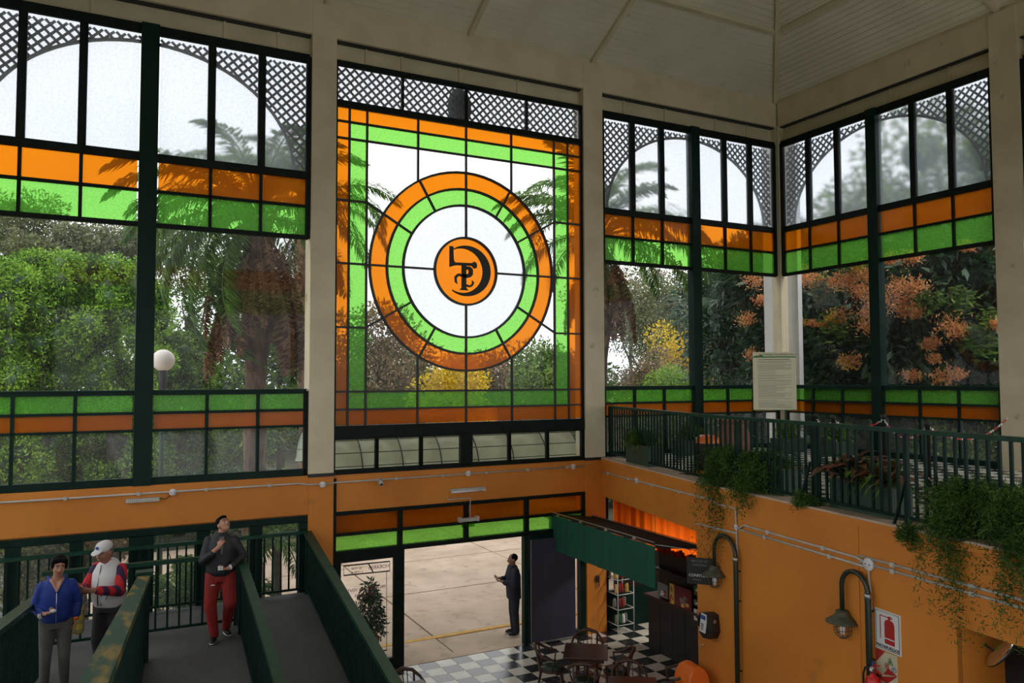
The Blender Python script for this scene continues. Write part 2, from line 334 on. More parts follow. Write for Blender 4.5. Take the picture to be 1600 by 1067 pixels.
# ---- floor of the hall, chequered
fl=S(empty('floor'),'black and white chequered tile floor of the entrance hall')
span('screed','joint',(-16.8,-16.8,-.3),(.2,.2,-.012),fl)
span('threshold','pave',(-11.,-.02,-.15),(-5.7,.24,.004),fl)
TP=.332
def tile_at(i,j,x0,y0,z,par,t=TP):
    return piece('tile','tb' if (i+j)%2 else 'tw',(x0-(i+.5)*t,y0-(j+.5)*t,z-.01),(t-.006,t-.006,.02),par)
cand=[]
for i in range(50):
    for j in range(50):
        x=-.1-(i+.5)*TP; y=-.04-(j+.5)*TP
        cand.append((x,y,i,j))
mbs={0:MB(),1:MB()}; cnt=0
def seen(x,y,z):
    d=np.array((x,y,z))-CAM; wv=d@_F; 
    if wv<1: return False
    px=800+FPX*(d@_R2)/wv; py=533.5-FPX*(d@_U2)/wv; return px,py
near=[]
for x,y,i,j in cand:
    q=seen(x,y,0); vis=q and 560<q[0]<1110 and 900<q[1]<1080
    near.append((not vis,(x+8)**2+(y+1)**2,x,y,i,j))
near.sort()
for k,(nv,_,x,y,i,j) in enumerate(near):
    if k<290 and not nv: piece('tile','tb' if (i+j)%2 else 'tw',(x,y,-.01),(TP-.006,TP-.006,.02),fl)
    else: mbs[(i+j)%2].box((x-TP/2+.003,y-TP/2+.003,-.02),(x+TP/2-.003,y+TP/2-.003,0))
for k,nm,mn in ((0,'white_tiles','tw'),(1,'black_tiles','tb')):
    o=mbs[k].build(nm,mn,fl); o['kind']='stuff'
# ---- gallery slab, terrace tiles, orange gallery wall
ZF=3.6
m=MB(); edge=[(x+.06,y) for x,y in GX]; edge[0]=(-5.2,.3)
poly=edge+[(.3,-16.69),(.3,.3)]
m.prism(poly,2.82,ZF-.03,lambda a,b,n:(a,b,n)); S(m.build('terrace','cream'),'raised gallery slab between the orange wall and the far glazing')
tf=S(empty('floor'),'black and white chequered floor of the upper terrace')
def inside(x,y):
    for i in range(4):
        (x0,y0),(x1,y1)=GX[i],GX[i+1]
        if y<=y0 and y>=y1: return x>x0+(x1-x0)*(y-y0)/(y1-y0)+.38
    return False
tc_=[]
for i in range(30):
    for j in range(50):
        x=-.1-(i+.5)*TP; y=-.04-(j+.5)*TP
        if inside(x,y): 
            q=seen(x,y,ZF); vis=q and q[0]<1600
            tc_.append((not vis,(x-CAM[0])**2+(y-CAM[1])**2,x,y,i,j))
tc_.sort(); mbs={0:MB(),1:MB()}
for k,(nv,_,x,y,i,j) in enumerate(tc_):
    if k<296 and not nv: piece('tile','tb' if (i+j)%2 else 'tw',(x,y,ZF-.01),(TP-.006,TP-.006,.02),tf)
    else: mbs[(i+j)%2].box((x-TP/2+.003,y-TP/2+.003,ZF-.025),(x+TP/2-.003,y+TP/2-.003,ZF))
for k,nm,mn in ((0,'white_tiles','tw'),(1,'black_tiles','tb')):
    o=mbs[k].build(nm,mn,tf); o['kind']='stuff'
m=MB(); m.prism([(x-.025,y) for x,y in GX]+[(x+.4,y) for x,y in GX[::-1]],ZF-.025,ZF,lambda a,b,n:(a,b,n)); S(m.build('trim_1','pave'),'worn concrete kerb along the gallery edge')
gw=S(empty('wall_right'),'orange painted gallery wall with lintel and niche')
def wseg(i,s0,s1,z0,z1,name='wall_panel',mn='orange',th=.3,off=0.,par=gw):
    a=wp(i,s0,0,off);b=wp(i,s1,0,off);c=wp(i,s1,0,off-th);d=wp(i,s0,0,off-th)
    m=MB(); m.prism([a[:2],b[:2],c[:2],d[:2]],z0,z1,lambda p,q,n:(p,q,n)); return m.build(name,mn,par)
L0,L1,L2,L3=[wallrun(i)[4] for i in range(4)]
wseg(0,-.05,L0,2.80,3.5)
wseg(1,0,L1,0,3.5); 
wseg(2,0,1.36,0,3.5); wseg(2,1.36,L2,2.71,3.5); wseg(3,0,L3,0,3.5); wseg(2,2.6,L2,0,2.71)
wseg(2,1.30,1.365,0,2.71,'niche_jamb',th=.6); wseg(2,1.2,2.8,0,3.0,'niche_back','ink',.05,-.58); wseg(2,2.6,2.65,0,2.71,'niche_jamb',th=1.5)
wseg(1,L1-.05,L1+.0,0,3.5,'wall_pilaster',off=.012,th=.1)
for i,(s0,s1) in enumerate(((-.05,L0),(0,L1),(0,L2),(0,L3))): wseg(i,s0,s1,3.5,3.575,'wall_moulding',off=.03,th=.3)
wseg(0,L0-.02,L0,0,2.8,'opening_jamb',th=.3)
wseg(1,0,L1,0,.14,'skirting','bar',.02,.02)
sbox('wall_12','bar',(-4.95,.0,0),(-.2,.06,1.9),'dark panel added to block the bright outdoors behind the bar')  # added dark panel, blocks the bright view out under the gallery
t=thing('lime_light_strip','added lime green strip imitating the light left of the wire rack','panel',(-5.12,.02,0)); span('face','ggr',(-.08,0,.9),(.02,.02,1.55),t); span('foot','ink',(-.04,0,0),(-.02,.02,.9),t)  # lime glass strip put in to imitate light left of the rack
lt=thing('curtain_fill_lamp','added fill lamp on the bar room ceiling brightening the curtain from behind','lamp',(-3.7,-2.0,2.76)); span('housing','conduit',(-.05,-.6,-.02),(.05,.6,.02),lt); span('lamp_tube','bulb',(-.02,-.58,-.05),(.02,.58,-.02),lt)  # unseen fitting, added to go with the curtain's fill light
ld=bpy.data.lights.new('curtain_fill_light','AREA'); ld.shape='RECTANGLE'; ld.size=.1; ld.size_y=1.1; ld.energy=70; ld.color=(1,.93,.82); lo_=bpy.data.objects.new('curtain_fill_light',ld); COL.objects.link(lo_); lo_.location=(-3.7,-2.0,2.69)  # fill light added so the curtain glows from behind
# bar room under the gallery
sbox('wall_1','orange',(-5.0,-4.6,0),(-.2,-4.5,2.82),'dim side wall of the bar under the gallery')
sbox('wall_2','bar',(-3.4,-4.5,0),(-3.3,-.08,1.9),'dark back wall behind the bar')
# ---- columns
def column(x0,x1,y0,y1,z0,z1,label,mn='cream',low=None):
    c=S(empty('column',((x0+x1)/2,(y0+y1)/2,0)),label); cx,cy=(x0+x1)/2,(y0+y1)/2
    if z1>z0: span('shaft',mn,(x0-cx,y0-cy,z0),(x1-cx,y1-cy,z1),c)
    if low is not None:
        span('orange_base','orange',(x0-cx-.0,y0-cy,low),(x1-cx,y1-cy,3.56),c); span('black_band','lead',(x0-cx-.01,y0-cy-.01,3.55),(x1-cx+.01,y1-cy+.01,3.61),c)
    return c
column(-11.44,-11.0,-.10,.30,3.6,12,'cream column between the left glazing and the round stained glass window',low=0)
column(-5.72,-5.24,-.10,.30,3.6,12,'cream column right of the round stained glass window',low=0)
column(-.09,.14,-.14,.14,3.6,12,'slim cream corner column where the two glazed walls meet')
column(-.12,.30,-5.80,-5.30,3.6,12,'broad cream column at the right edge of the picture')
column(-.12,.30,-11.44,-11.0,0,12,'cream column of the right glazed wall nearer the camera')
column(-16.9,-16.45,-.1,.3,0,12,'cream column at the far left corner')
for k,(x,y) in enumerate(((-16.9,-5.75),(-16.9,-11.4),(-16.9,-16.9),(-11.4,-16.9),(-5.7,-16.9),(-.12,-16.9))):
    column(x,x+.44,y,y+.44,0,12,('first','second','third','fourth','fifth','sixth')[k]+' cream column of the open sides behind the camera, counted clockwise')
oc=S(empty('column',(.45,.45,0)),'white outer corner column standing beyond the corner glazing')
span('shaft','white',(-.25,-.22,0),(.0,.25,12),oc); span('side_face','white',(.0,-.62,0),(.14,-.2,12),oc)
# ---- beams above the glazing
def cornice(ax,u0,u1,side,label):
    b=S(empty('beam'),label)
    def bx(n,mn,a,c,z0,z1,o0,o1):
        return span(n,mn,(a,o0,z0),(c,o1,z1),b) if ax=='A' else span(n,mn,(o0,a,z0),(o1,c,z1),b)
    s=side
    bx('beam_face','cream',u0,u1,11.42,12.0,*sorted((-.09*s,.30*s)))
    bx('recess_panel','cream',u0,u1,11.02,11.42,*sorted((.10*s,.16*s)))
    bx('top_plate','cream',u0,u1,12.0,12.1,*sorted((-.05*s,.34*s)))
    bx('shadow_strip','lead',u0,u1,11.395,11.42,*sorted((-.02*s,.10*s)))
    return b,bx
bA,bxA=cornice('A',-16.8,.1,1,'cream beam above the back glazing')
for u in (-16.0,-14.9,-12.9,-12.0,-10.4,-9.7,-8.5,-7.2,-4.55,-3.4,-1.9,-.9): bxA('strap','cream',u-.02,u+.02,11.03,11.42,.07,.11)
bB,bxB=cornice('B',-16.8,.0,1,'cream beam above the right glazing')
for u in (-.9,-1.9,-3.1,-4.4,-6.6,-7.7,-9.4): bxB('strap','cream',u-.02,u+.02,11.03,11.42,.07,.11)
sbox('beam','cream',(-16.9,-16.8,11.4),(-16.5,.1,12.1),'cream beam on the open left side')
sbox('beam','cream',(-16.8,-16.9,11.4),(.1,-16.5,12.1),'cream beam on the open side behind the camera')
for nm,lo,hi,lb in (('window_10',(-16.8,-16.5),(-16.7,-.12),'left side'),('window_11',(-16.5,-16.8),(-.1,-16.7),'side behind the camera')):
    e=S(empty(nm),'glazed upper band of the '+lb+', outside the picture'); span('upper_pane','frost',lo+(9.4,),hi+(11.4,),e); span('pane','ggr',lo+(7.75,),hi+(8.6,),e); span('pane','gor',lo+(8.62,),hi+(9.38,),e); span('lower_panel','green',lo+(3.3,),hi+(3.7,),e)
    for k in range(7):
        u=-16.4+k*2.7; span('post','green',(lo[0],u,3.6) if nm=='window_10' else (u,lo[1],3.6),(hi[0],u+.24,11.4) if nm=='window_10' else (u+.24,hi[1],11.4),e)
# ---- hipped boarded ceiling
SL=.5; W0=16.8
ce=S(empty('ceiling',(0,0,0)),'hipped off-white boarded ceiling with rafters and purlins')
def slope_pt(k,u,t):                                  # k side, u along, t inwards
    z=12.06+SL*t
    return [(u,-t,z),(-t,u,z),(u,-W0+t,z),(-W0+t,u,z)][k]
pw=.125
def plank(k,t0,t1,mb,lift):
    a=[(-W0+t0,t0),(-t0,t0),(-t1,t1),(-W0+t1,t1)]
    lo=[slope_pt(k,u,t) for u,t in a]; hi=[(x,y,z+.03) for x,y,z in lo]
    lo=[(x,y,z+lift) for x,y,z in lo]
    mb.add(lo+hi,[(0,1,2,3),(7,6,5,4),(0,4,5,1),(1,5,6,2),(2,6,7,3),(3,7,4,0)])
for k in range(4):
    t=0.; big=MB()
    while t<8.3:
        if k<2 and t<3.6:
            mb=MB(); plank(k,t,t+pw-.010,mb,rng.uniform(0,.004)); mb.build('plank','ceil',ce)
        else: plank(k,t,min(t+pw-.010,8.39),big,0)
        t+=pw
    o=big.build('planks','ceil',ce); o['kind']='stuff'
    back=MB(); p=[slope_pt(k,-W0,0),slope_pt(k,0,0),slope_pt(k,-8.4,8.4)]; p=[(a,b,c+.035) for a,b,c in p]; q=[(a,b,c+.12) for a,b,c in p]
    back.add(p+q,[(0,1,2),(5,4,3),(0,3,4,1),(1,4,5,2),(2,5,3,0)]); back.build('roof_deck','lead',ce)
for (a,b) in (((0,0),(-8.4,-8.4)),((-W0,0),(-8.4,-8.4)),((0,-W0),(-8.4,-8.4)),((-W0,-W0),(-8.4,-8.4))):
    beam('hip_rafter','cream',(a[0],a[1],12.03),(b[0],b[1],12.03+4.2),.1,.12,ce)
for u in (-2.9,-5.46,-8.35,-11.18,-13.9):
    tt=min(-u,W0+u)
    for k in range(4):
        if k<2 and u==-2.9: continue
        p=slope_pt(k,u,.0);q=slope_pt(k,u,tt); beam('rafter','cream',(p[0],p[1],p[2]-.03),(q[0],q[1],q[2]-.03),.1,.12,ce)
for t in (1.62,4.2):
    for k in range(4):
        p=slope_pt(k,-W0+t,t);q=slope_pt(k,-t,t); beam('purlin','cream',(p[0],p[1],p[2]-.03),(q[0],q[1],q[2]-.03),.14,.07,ce)
# ---- glazed walls
class Win:
    def __init__(s,ax,name,label):
        s.ax=ax; s.e=S(empty(name),label)
    def P(s,u,z,o): return (u,o,z) if s.ax=='A' else (o,u,z)
    def b(s,name,mn,u0,u1,z0,z1,o0=-.04,o1=.04,lab=None):
        q=span(name,mn,s.P(u0,z0,o0),s.P(u1,z1,o1),s.e)
        if lab: q['label']=lab
        return q
    def slat(s,name,mn,u0,z0,u1,z1,w,o0,o1):
        """flat bar between two points of the glazing plane"""
        d=Vector((u1-u0,z1-z0)); n=Vector((-d.y,d.x)).normalized()*w/2
        c=Vector(s.P((u0+u1)/2,(z0+z1)/2,(o0+o1)/2)); o=bpy.data.objects.new(name,cube_mesh(mn)); COL.objects.link(o); o.parent=s.e
        X=Vector(s.P(d.x,d.y,0)).normalized(); Y=Vector(s.P(0,0,1)); Z=X.cross(Y)
        o.rotation_euler=Matrix((X,Y,Z)).transposed().to_euler(); o.location=c; o.scale=(d.length,abs(o1-o0),w); return o
    def poly(s,name,mn,pts,o0,o1,lab=None):
        m=MB(); m.prism(pts,o0,o1,lambda a,b,n:s.P(a,b,n)); q=m.build(name,mn,s.e)
        if lab: q['label']=lab
        return q
def lattice(W,u0,u1,z0,z1,out,o=.12,sp=.165,w=.042):
    """diagonal slats, kept only where out(u,z) is true"""
    for sg in (1,-1):
        c=-30.
        lo=min(u0-sg*z0,u0-sg*z1,u1-sg*z0,u1-sg*z1); hi=max(u0-sg*z0,u0-sg*z1,u1-sg*z0,u1-sg*z1)
        c=lo+sp/2
        while c<hi:
            run=None; z=z0
            st=.02
            while z<=z1+st:
                u=c+sg*z; ok=(u0<=u<=u1) and z<=z1 and out(u,z)
                if ok and run is None: run=(u,z)
                if not ok and run is not None:
                    if abs(z-run[1])>.06: W.slat('lattice_slat','lat',run[0],run[1],c+sg*(z-st),z-st,w,o+(.012 if sg>0 else 0),o+(.024 if sg>0 else .012))
                    run=None
                z+=st
            c+=sp
ZL=[3.58,3.70,4.43,4.455,4.70,4.745,5.0,5.075]
def side_bay(ax,name,label,uc,half,post_w=.24,low=True,hidez=3.58,rightclip=True):
    W=Win(ax,name,label); n=3
    W.b('post','green',uc-post_w/2,uc+post_w/2,hidez if low else 7.74,11.05,-.10,.10)
    # side stiles
    for u in (uc-half,uc+half):
        W.b('stile','black',u-.05,u+.05,7.74,11.0,-.05,.05); W.b('stile','black',u-.045,u+.045,3.58,5.05)
    for sgn in (-1,1):
        a=uc+sgn*post_w/2; b=uc+sgn*half; lo,hi=min(a,b),max(a,b); wd=(hi-lo)/n
        for z0,z1 in ((7.72,7.795),(8.29,8.335),(8.80,8.93),(10.90,11.05)): W.b('glazing_rail','black',lo,hi,z0,z1)
        for z0,z1 in ((3.57,3.70),(4.425,4.465),(4.70,4.745),(5.005,5.075)): W.b('glazing_rail','green',lo,hi,z0,z1)
        W.b('rail_cap','rail',lo,hi,5.075,5.09,-.07,.07)
        for k in range(1,n):
            u=lo+wd*k
            W.b('glazing_bar','black',u-.06,u+.06,8.93,10.9,-.05,.05); W.b('glazing_bar','black',u-.025,u+.025,7.79,8.8); W.b('glazing_bar','green',u-.025,u+.025,3.7,5.005)
        for k in range(n):
            p0=lo+wd*k+.02; p1=lo+wd*(k+1)-.02
            W.b('pane','frost',p0,p1,8.9,10.93,0,.012,'frosted glass pane')
            W.b('pane','gor',p0,p1,8.32,8.82,0,.012,'orange glass pane'); W.b('pane','ggr',p0,p1,7.78,8.30,0,.012,'green glass pane')
            W.b('pane','ggr',p0,p1,4.73,5.02,0,.012,'green glass pane'); W.b('pane','gor',p0,p1,4.45,4.715,0,.012,'orange glass pane'); W.b('pane','dusty',p0,p1,3.68,4.44,0,.012,'clear glass pane')
        W.b('pane','clear',lo,hi,5.08,7.73,0,.01,'large clear glass pane')
    # outer lattice with an arch
    ea=half*.91; eb=1.88; zc=8.93
    lattice(W,uc-half,uc+half,8.93,10.9,lambda u,z:((u-uc)/ea)**2+((z-zc)/eb)**2>1.0)
    pts=[W.P(uc+ea*math.cos(t),zc+eb*math.sin(t),.135) for t in np.linspace(0,PI,40)]
    tube('lattice_arch','lat',pts,.03,W.e,6)
    return W
side_bay('A','window_1','left glazed bay with arched lattice, orange and green glass bands',-14.05,2.58,.27)
side_bay('A','window_2','right glazed bay of the back wall with arched lattice over colour bands',-2.66,2.55)
side_bay('B','window_3','glazed bay of the right wall beside the corner, arched lattice over colour bands',-2.72,2.55)
side_bay('B','window_4','next glazed bay of the right wall cut by the picture edge',-8.4,2.55)
# ---- round stained glass window
W=Win('A','window_5','large square stained glass window with orange and green rings'); cx,cz=-8.4,7.35
xl=[-11.0,-10.73,-10.4,-9.4,-8.4,-7.4,-6.4,-6.07,-5.74]; zl=[4.42,4.71,5.03,6.19,7.35,8.50,9.64,9.95,10.21]
RR=[.655,1.29,1.61,1.94]
for i in range(8):
    for j in range(8):
        border_i=min(i,7-i); border_j=min(j,7-j)
        if border_i>=2 and border_j>=2: continue
        ringo=min(border_i,border_j); mn='gor' if ringo==0 else 'ggr'
        W.b('pane',mn,xl[i]+.012,xl[i+1]-.012,zl[j]+.012,zl[j+1]-.012,0,.012,'orange glass pane' if ringo==0 else 'green glass pane')
for i in range(1,8):
    if i in (1,2,6,7): W.b('came','lead',xl[i]-.018,xl[i]+.018,4.42,10.21,-.02,.03)
    else:
        rz=math.sqrt(max(0,RR[3]**2-(xl[i]-cx)**2)) if i!=4 else RR[3]
        W.b('came','lead',xl[i]-.018,xl[i]+.018,4.42,cz-rz,-.02,.03); W.b('came','lead',xl[i]-.018,xl[i]+.018,cz+rz,10.21,-.02,.03)
for j in range(1,8):
    if j in (1,2,6,7): W.b('came','lead',-11.,-5.74,zl[j]-.018,zl[j]+.018,-.02,.03)
    else:
        W.b('came','lead',-11.,-10.4,zl[j]-.018,zl[j]+.018,-.02,.03); W.b('came','lead',-6.4,-5.74,zl[j]-.018,zl[j]+.018,-.02,.03)
W.b('came','lead',-10.4,cx-RR[3],cz-.018,cz+.018,-.02,.03); W.b('came','lead',cx+RR[3],-6.4,cz-.018,cz+.018,-.02,.03)
arc=lambda r,a0,a1,n=9:[(cx+r*math.cos(t),cz+r*math.sin(t)) for t in np.linspace(a0,a1,n)]
for q in range(12):
    a0=q*PI/6;a1=a0+PI/6
    for r0,r1,mn,lb in ((RR[2],RR[3],'gor','orange glass ring pane'),(RR[1],RR[2],'ggr','green glass ring pane')):
        W.poly('pane',mn,arc(r0+.006,a0,a1)+arc(r1-.006,a1,a0),0,.012,lb)
    c,s_=math.cos(a0),math.sin(a0)
    W.slat('came','lead',cx+RR[1]*c,cz+RR[1]*s_,cx+RR[3]*c,cz+RR[3]*s_,.036,-.02,.03)
for q in range(4):
    a0=q*PI/2;a1=a0+PI/2
    W.poly('pane','frost',arc(RR[0],a0,a1,12)+arc(RR[1],a1,a0,12),0,.012,'frosted white glass ring pane')
    c,s_=math.cos(a0),math.sin(a0); W.slat('came','lead',cx+RR[0]*c,cz+RR[0]*s_,cx+RR[1]*c,cz+RR[1]*s_,.036,-.02,.03)
for sx in (-1,1):
    for sz in (-1,1):
        def tr(a,b): return (cx+sx*a,cz+sz*b)
        h=2.0; v=zl[6]-cz
        def ar(d0,d1,n=8): return [tr(RR[3]*math.cos(R(t)),RR[3]*math.sin(R(t))) for t in np.linspace(d0,d1,n)]
        W.poly('pane','clear',ar(60,90)+[tr(0,v),tr(1.0,v)],0,.01,'clear glass pane')
        W.poly('pane','clear',ar(30,60)+[tr(1.0,v),tr(h,v),tr(h,1.15)],0,.01,'clear glass pane')
        W.poly('pane','clear',ar(0,30)+[tr(h,1.15),tr(h,0)],0,.01,'clear glass pane')
        a=tr(RR[3]*math.cos(R(30)),RR[3]*math.sin(R(30))); b=tr(h,1.15); W.slat('came','lead',a[0],a[1],b[0],b[1],.036,-.02,.03)
m=MB(); n=40
W.poly('pane','gor',arc(RR[0]-.01,0,2*PI-.001,32),0,.012,'orange glass disc')
for r in RR:
    m=MB(); n=64; v=[]
    for t in range(n):
        a=2*PI*t/n
        for rr_,o_ in ((r-.02,-.025),(r+.02,-.025),(r+.02,.035),(r-.02,.035)): v.append(W.P(cx+rr_*math.cos(a),cz+rr_*math.sin(a),o_))
    m.add(v,[(t*4+k,t*4+(k+1)%4,((t+1)%n)*4+(k+1)%4,((t+1)%n)*4+k) for t in range(n) for k in range(4)]); m.build('ring_came','lead',W.e)
# monogram on the disc: big D bowl, bar with serif, small P
mono=empty('monogram',parent=W.e); Wm=W; 
def mpt(u,v): return (-9.06+ (u-.14)*1.32/.70, 8.01-(v-.16)*1.31/.74)       # picture fractions of the disc to window plane
D_out=[mpt(.49+.275*math.cos(t),.53-.28*math.sin(t)) for t in np.linspace(R(122),R(-125),26)]
D_in=[mpt(.44+.235*math.cos(t),.53-.245*math.sin(t)) for t in np.linspace(R(-118),R(115),26)]
def mono_part(nm,pts):
    q=W.poly(nm,'ink',pts,-.035,-.004); q.parent=mono
mono_part('letter_bowl',D_out+D_in)
mono_part('letter_stem',[mpt(.30,.27),mpt(.34,.27),mpt(.345,.42),mpt(.36,.445),mpt(.55,.44),mpt(.575,.42),mpt(.605,.44),mpt(.605,.49),mpt(.575,.50),mpt(.55,.47),mpt(.37,.475),mpt(.30,.50)])
mono_part('letter_stem',[mpt(.435,.47),mpt(.485,.47),mpt(.485,.72),mpt(.51,.745),mpt(.41,.745),mpt(.435,.72)])
mono_part('letter_bowl',[mpt(.48,.48),mpt(.53,.48),mpt(.56,.51),mpt(.56,.57),mpt(.53,.60),mpt(.48,.61),mpt(.40,.59),mpt(.375,.62),mpt(.385,.68),mpt(.36,.66),mpt(.355,.60),mpt(.39,.565),mpt(.48,.57),mpt(.515,.555),mpt(.515,.52),mpt(.48,.51)])
mono_part('letter_tail',[mpt(.49,.68),mpt(.53,.69),mpt(.555,.66),mpt(.55,.63),mpt(.575,.655),mpt(.56,.69),mpt(.53,.71),mpt(.49,.705)])
for z0,z1 in ((4.20,4.42),(10.21,10.32),(10.97,11.05),(3.56,3.62)): W.b('glazing_rail','black',-11.0,-5.72,z0,z1,-.06,.06)
for u in (-11.0,-5.72): W.b('stile','black',u-.04,u+.04,3.58,11.0,-.05,.05)
lu=[-11.0,-9.72,-8.40,-7.05,-5.74]
for u in lu[1:-1]: W.b('glazing_bar','black',u-.02,u+.02,10.32,10.97)
W.b('glazing_bar','black',-8.53,-8.29,3.6,4.22,-.06,.06)
for i in range(4): W.b('pane','frost',lu[i]+.02,lu[i+1]-.02,10.31,10.98,0,.012,'frosted glass pane')
lattice(W,-11.,-5.74,10.3,11.0,lambda u,z:True)
hp=[-11.0,-10.19,-9.33,-8.50,-8.31,-7.47,-6.60,-5.76]
for a,b in ((0,1),(1,2),(2,3),(4,5),(5,6),(6,7)):
    W.b('pane','dusty',hp[a]+.03,hp[b]-.03,3.64,4.18,0,.01,'low hopper glass pane')
    for z0,z1 in ((3.60,3.645),(4.17,4.21)): W.b('hopper_frame','black',hp[a],hp[b],z0,z1)
    for u in (hp[a],hp[b]): W.b('hopper_frame','black',u-.03,u+.03,3.6,4.2)
m=MB(); m.ell(W.P(-8.42,10.68,.28),(.26,.12,.40),16,10); o=m.build('lattice_boss','lead',W.e,True); o['label']='dark round boss behind the lattice'  # plain dark boss behind the lattice, belongs to no lamp
# ---- orange bands and lower openings
sbox('wall_back','orange',(-16.7,-.08,2.90),(-11.44,.26,3.58),'orange wall band under the left glazed bay')
wc=S(empty('wall_3'),'orange wall band above the entrance'); span('wall_panel','orange',(-11.0,-.04,2.9),(-5.72,.26,3.58),wc)
W=Win('A','window_6','orange and green transom lights over the entrance')
tz=[2.14,2.22,2.49,2.55,2.84,2.90]
for z0,z1 in ((2.13,2.21),(2.475,2.53),(2.84,2.91)): W.b('glazing_rail','black',-11.0,-5.72,z0,z1,-.06,.06)
tu=[-11.0,-9.74,-8.41,-7.09,-5.74]
for u in tu: W.b('glazing_bar','black',u-.04,u+.04,2.14,2.9,-.055,.055)
for i in range(4):
    W.b('pane','gor',tu[i]+.03,tu[i+1]-.03,2.52,2.85,0,.012,'orange glass pane'); W.b('pane','ggr',tu[i]+.03,tu[i+1]-.03,2.2,2.49,0,.012,'green glass pane')
W.b('stile','black',-11.02,-10.94,2.14,3.5,-.07,-.04)
# glazing behind the ramp, under the left bay
W=Win('A','window_7','dark green framed glazing behind the ramp landing')
W.b('glazing_rail','green',-16.6,-11.44,2.78,2.92,-.08,.08); W.b('glazing_rail','green',-16.6,-11.44,1.30,1.56,-.06,.06)
for a,b in ((-15.86,-15.66),(-15.03,-14.84),(-14.22,-13.86),(-13.23,-13.03),(-12.40,-12.20),(-11.58,-11.44),(-16.6,-16.5)):
    W.b('glazing_bar','green',a,b,0,2.8,-.08,.08)
gg=[-16.5,-15.86,-15.66,-15.03,-14.84,-14.22,-13.86,-13.23,-13.03,-12.40,-12.20,-11.58]
for i in range(0,12,2): W.b('pane','dusty',gg[i],gg[i+1],1.5,2.8,0,.01,'clear glass pane'); W.b('pane','dusty',gg[i],gg[i+1],.1,1.35,0,.01,'clear glass pane')
# entrance leaves
d1=S(empty('door_1'),'left entrance leaf, fixed, with reversed opening hours lettering')
def dbox(n,mn,u0,u1,z0,z1,d,o0=-.04,o1=.04): return span(n,mn,(u0,o0,z0),(u1,o1,z1),d)
for a in ((-11.0,-10.84,0,2.13),(-9.86,-9.66,0,2.13),(-10.84,-9.86,2.0,2.13),(-10.84,-9.86,0,.2)): dbox('door_frame','black',*a,d1)
dbox('pane','clear',-10.84,-9.86,.2,2.0,d1,0,.01)
def dt(px,py,t_,sz): q=ap(px,py,-.014); return text('lettering','maroon',t_,sz,(float(q[0]),-.014,float(q[2])),d1,mirror=True)
dt(592,886,'HORARIO',.088); dt(557,882,'lunes a domingos',.06); dt(557,888,'de 10:00',.055); dt(557,894,'a 19:00 hs.',.055)
dt(571,920,'PROHIBIDA LA VENTA',.075); dt(571,929,'AMBULANTE',.07)
def dl(px0,py0,px1,py1):
    a=ap(px0,py0,-.013);b=ap(px1,py1,-.013); beam('printed_line','ink',(a[0],-.013,a[2]),(b[0],-.013,b[2]),.004,.022,d1)
for a in ((537,884,609,877),(537,899,609,892),(609,877,609,892),(537,884,537,899),(576,881,583,894),(604,893,604,1016),(540,1022,604,1016)): dl(*a)
d2=S(empty('door_2'),'right entrance leaf beside the navy screen, narrow green jambs')
for a in ((-7.17,-7.09,0,2.13),(-7.05,-6.96,0,2.13),(-6.96,-5.82,2.0,2.13),(-5.86,-5.74,0,2.13),(-6.96,-5.86,0,.12)): dbox('door_frame','green',*a,d2,-.07,.05)
dbox('pane','clear',-6.96,-5.86,.12,2.0,d2,0,.01)
# ground floor glazing of the bar and right side
W=Win('A','window_8','plain glazing of the bar room under the gallery')
for u in (-5.2,-2.6,-.1): W.b('glazing_bar','green',u-.06,u+.06,0,2.82)
W.b('glazing_rail','green',-5.2,-.1,0,.8)
W=Win('B','window_9','plain ground glazing of the right wall under the terrace')
for u in (-.1,-2.7,-5.4,-8.4,-11.2,-14,-16.7): W.b('glazing_bar','green',u-.06,u+.06,0,2.82)
# ================================================================== RAILINGS AND RAMPS
def railing(name,label,pts,h=1.0,sp=.14,bw=.028,top='rail',tw=.10,th=.055,posts=(),foot=.08,group=None,post_w=.06):
    """pts: floor line of the railing (x,y,z)"""
    t=thing(name,label,'railing',group=group)
    P=[Vector(p) for p in pts]; up=Vector((0,0,h))
    for a,b in zip(P[:-1],P[1:]):
        d=b-a; Ln=d.length; e=d.normalized()*.0
        beam('top_rail',top,a+up,b+up,tw,th,t); beam('bottom_rail','green',a+Vector((0,0,foot)),b+Vector((0,0,foot)),.035,.035,t)
        n=max(1,int(Ln/sp)); ang=math.atan2(d.y,d.x)
        for k in range(1,n):
            p=a+d*(k/n); piece('baluster','green',(p.x,p.y,p.z+(h+foot)/2),(bw,bw*.9,h-foot-.03),t,(0,0,ang))
    for i in posts:
        p=P[i]; piece('post','green',(p.x,p.y,p.z+h/2),(post_w,post_w,h+.02),t)
    return t
def slab(name,mn,quad,label=None,th=.16,cat=None):
    m=MB(); v=list(quad)+[(x,y,z-th) for x,y,z in quad]
    m.add(v,[(0,1,2,3),(7,6,5,4),(0,4,5,1),(1,5,6,2),(2,6,7,3),(3,7,4,0)]); o=m.build(name,mn)
    return S(o,label)
RZ=1.6
slab('ramp_walkway','ramp',[(-16.6,-.1,RZ),(-12.78,-.1,RZ),(-12.78,-1.32,RZ),(-16.6,-1.32,RZ)],'grey ribbed walkway along the back glazing behind the ramps')
slab('ramp_landing','ramp',[(-15.35,-1.32,RZ),(-12.78,-1.32,RZ),(-12.80,-2.4,RZ),(-15.35,-2.4,RZ)],'grey ribbed landing where the man in red trousers stands')
def rampz(k,y): return RZ+(.145*(-2.4-y) if k=='L' else -.05*(-2.4-y) if k=='M' else -.12*(-.1-y))
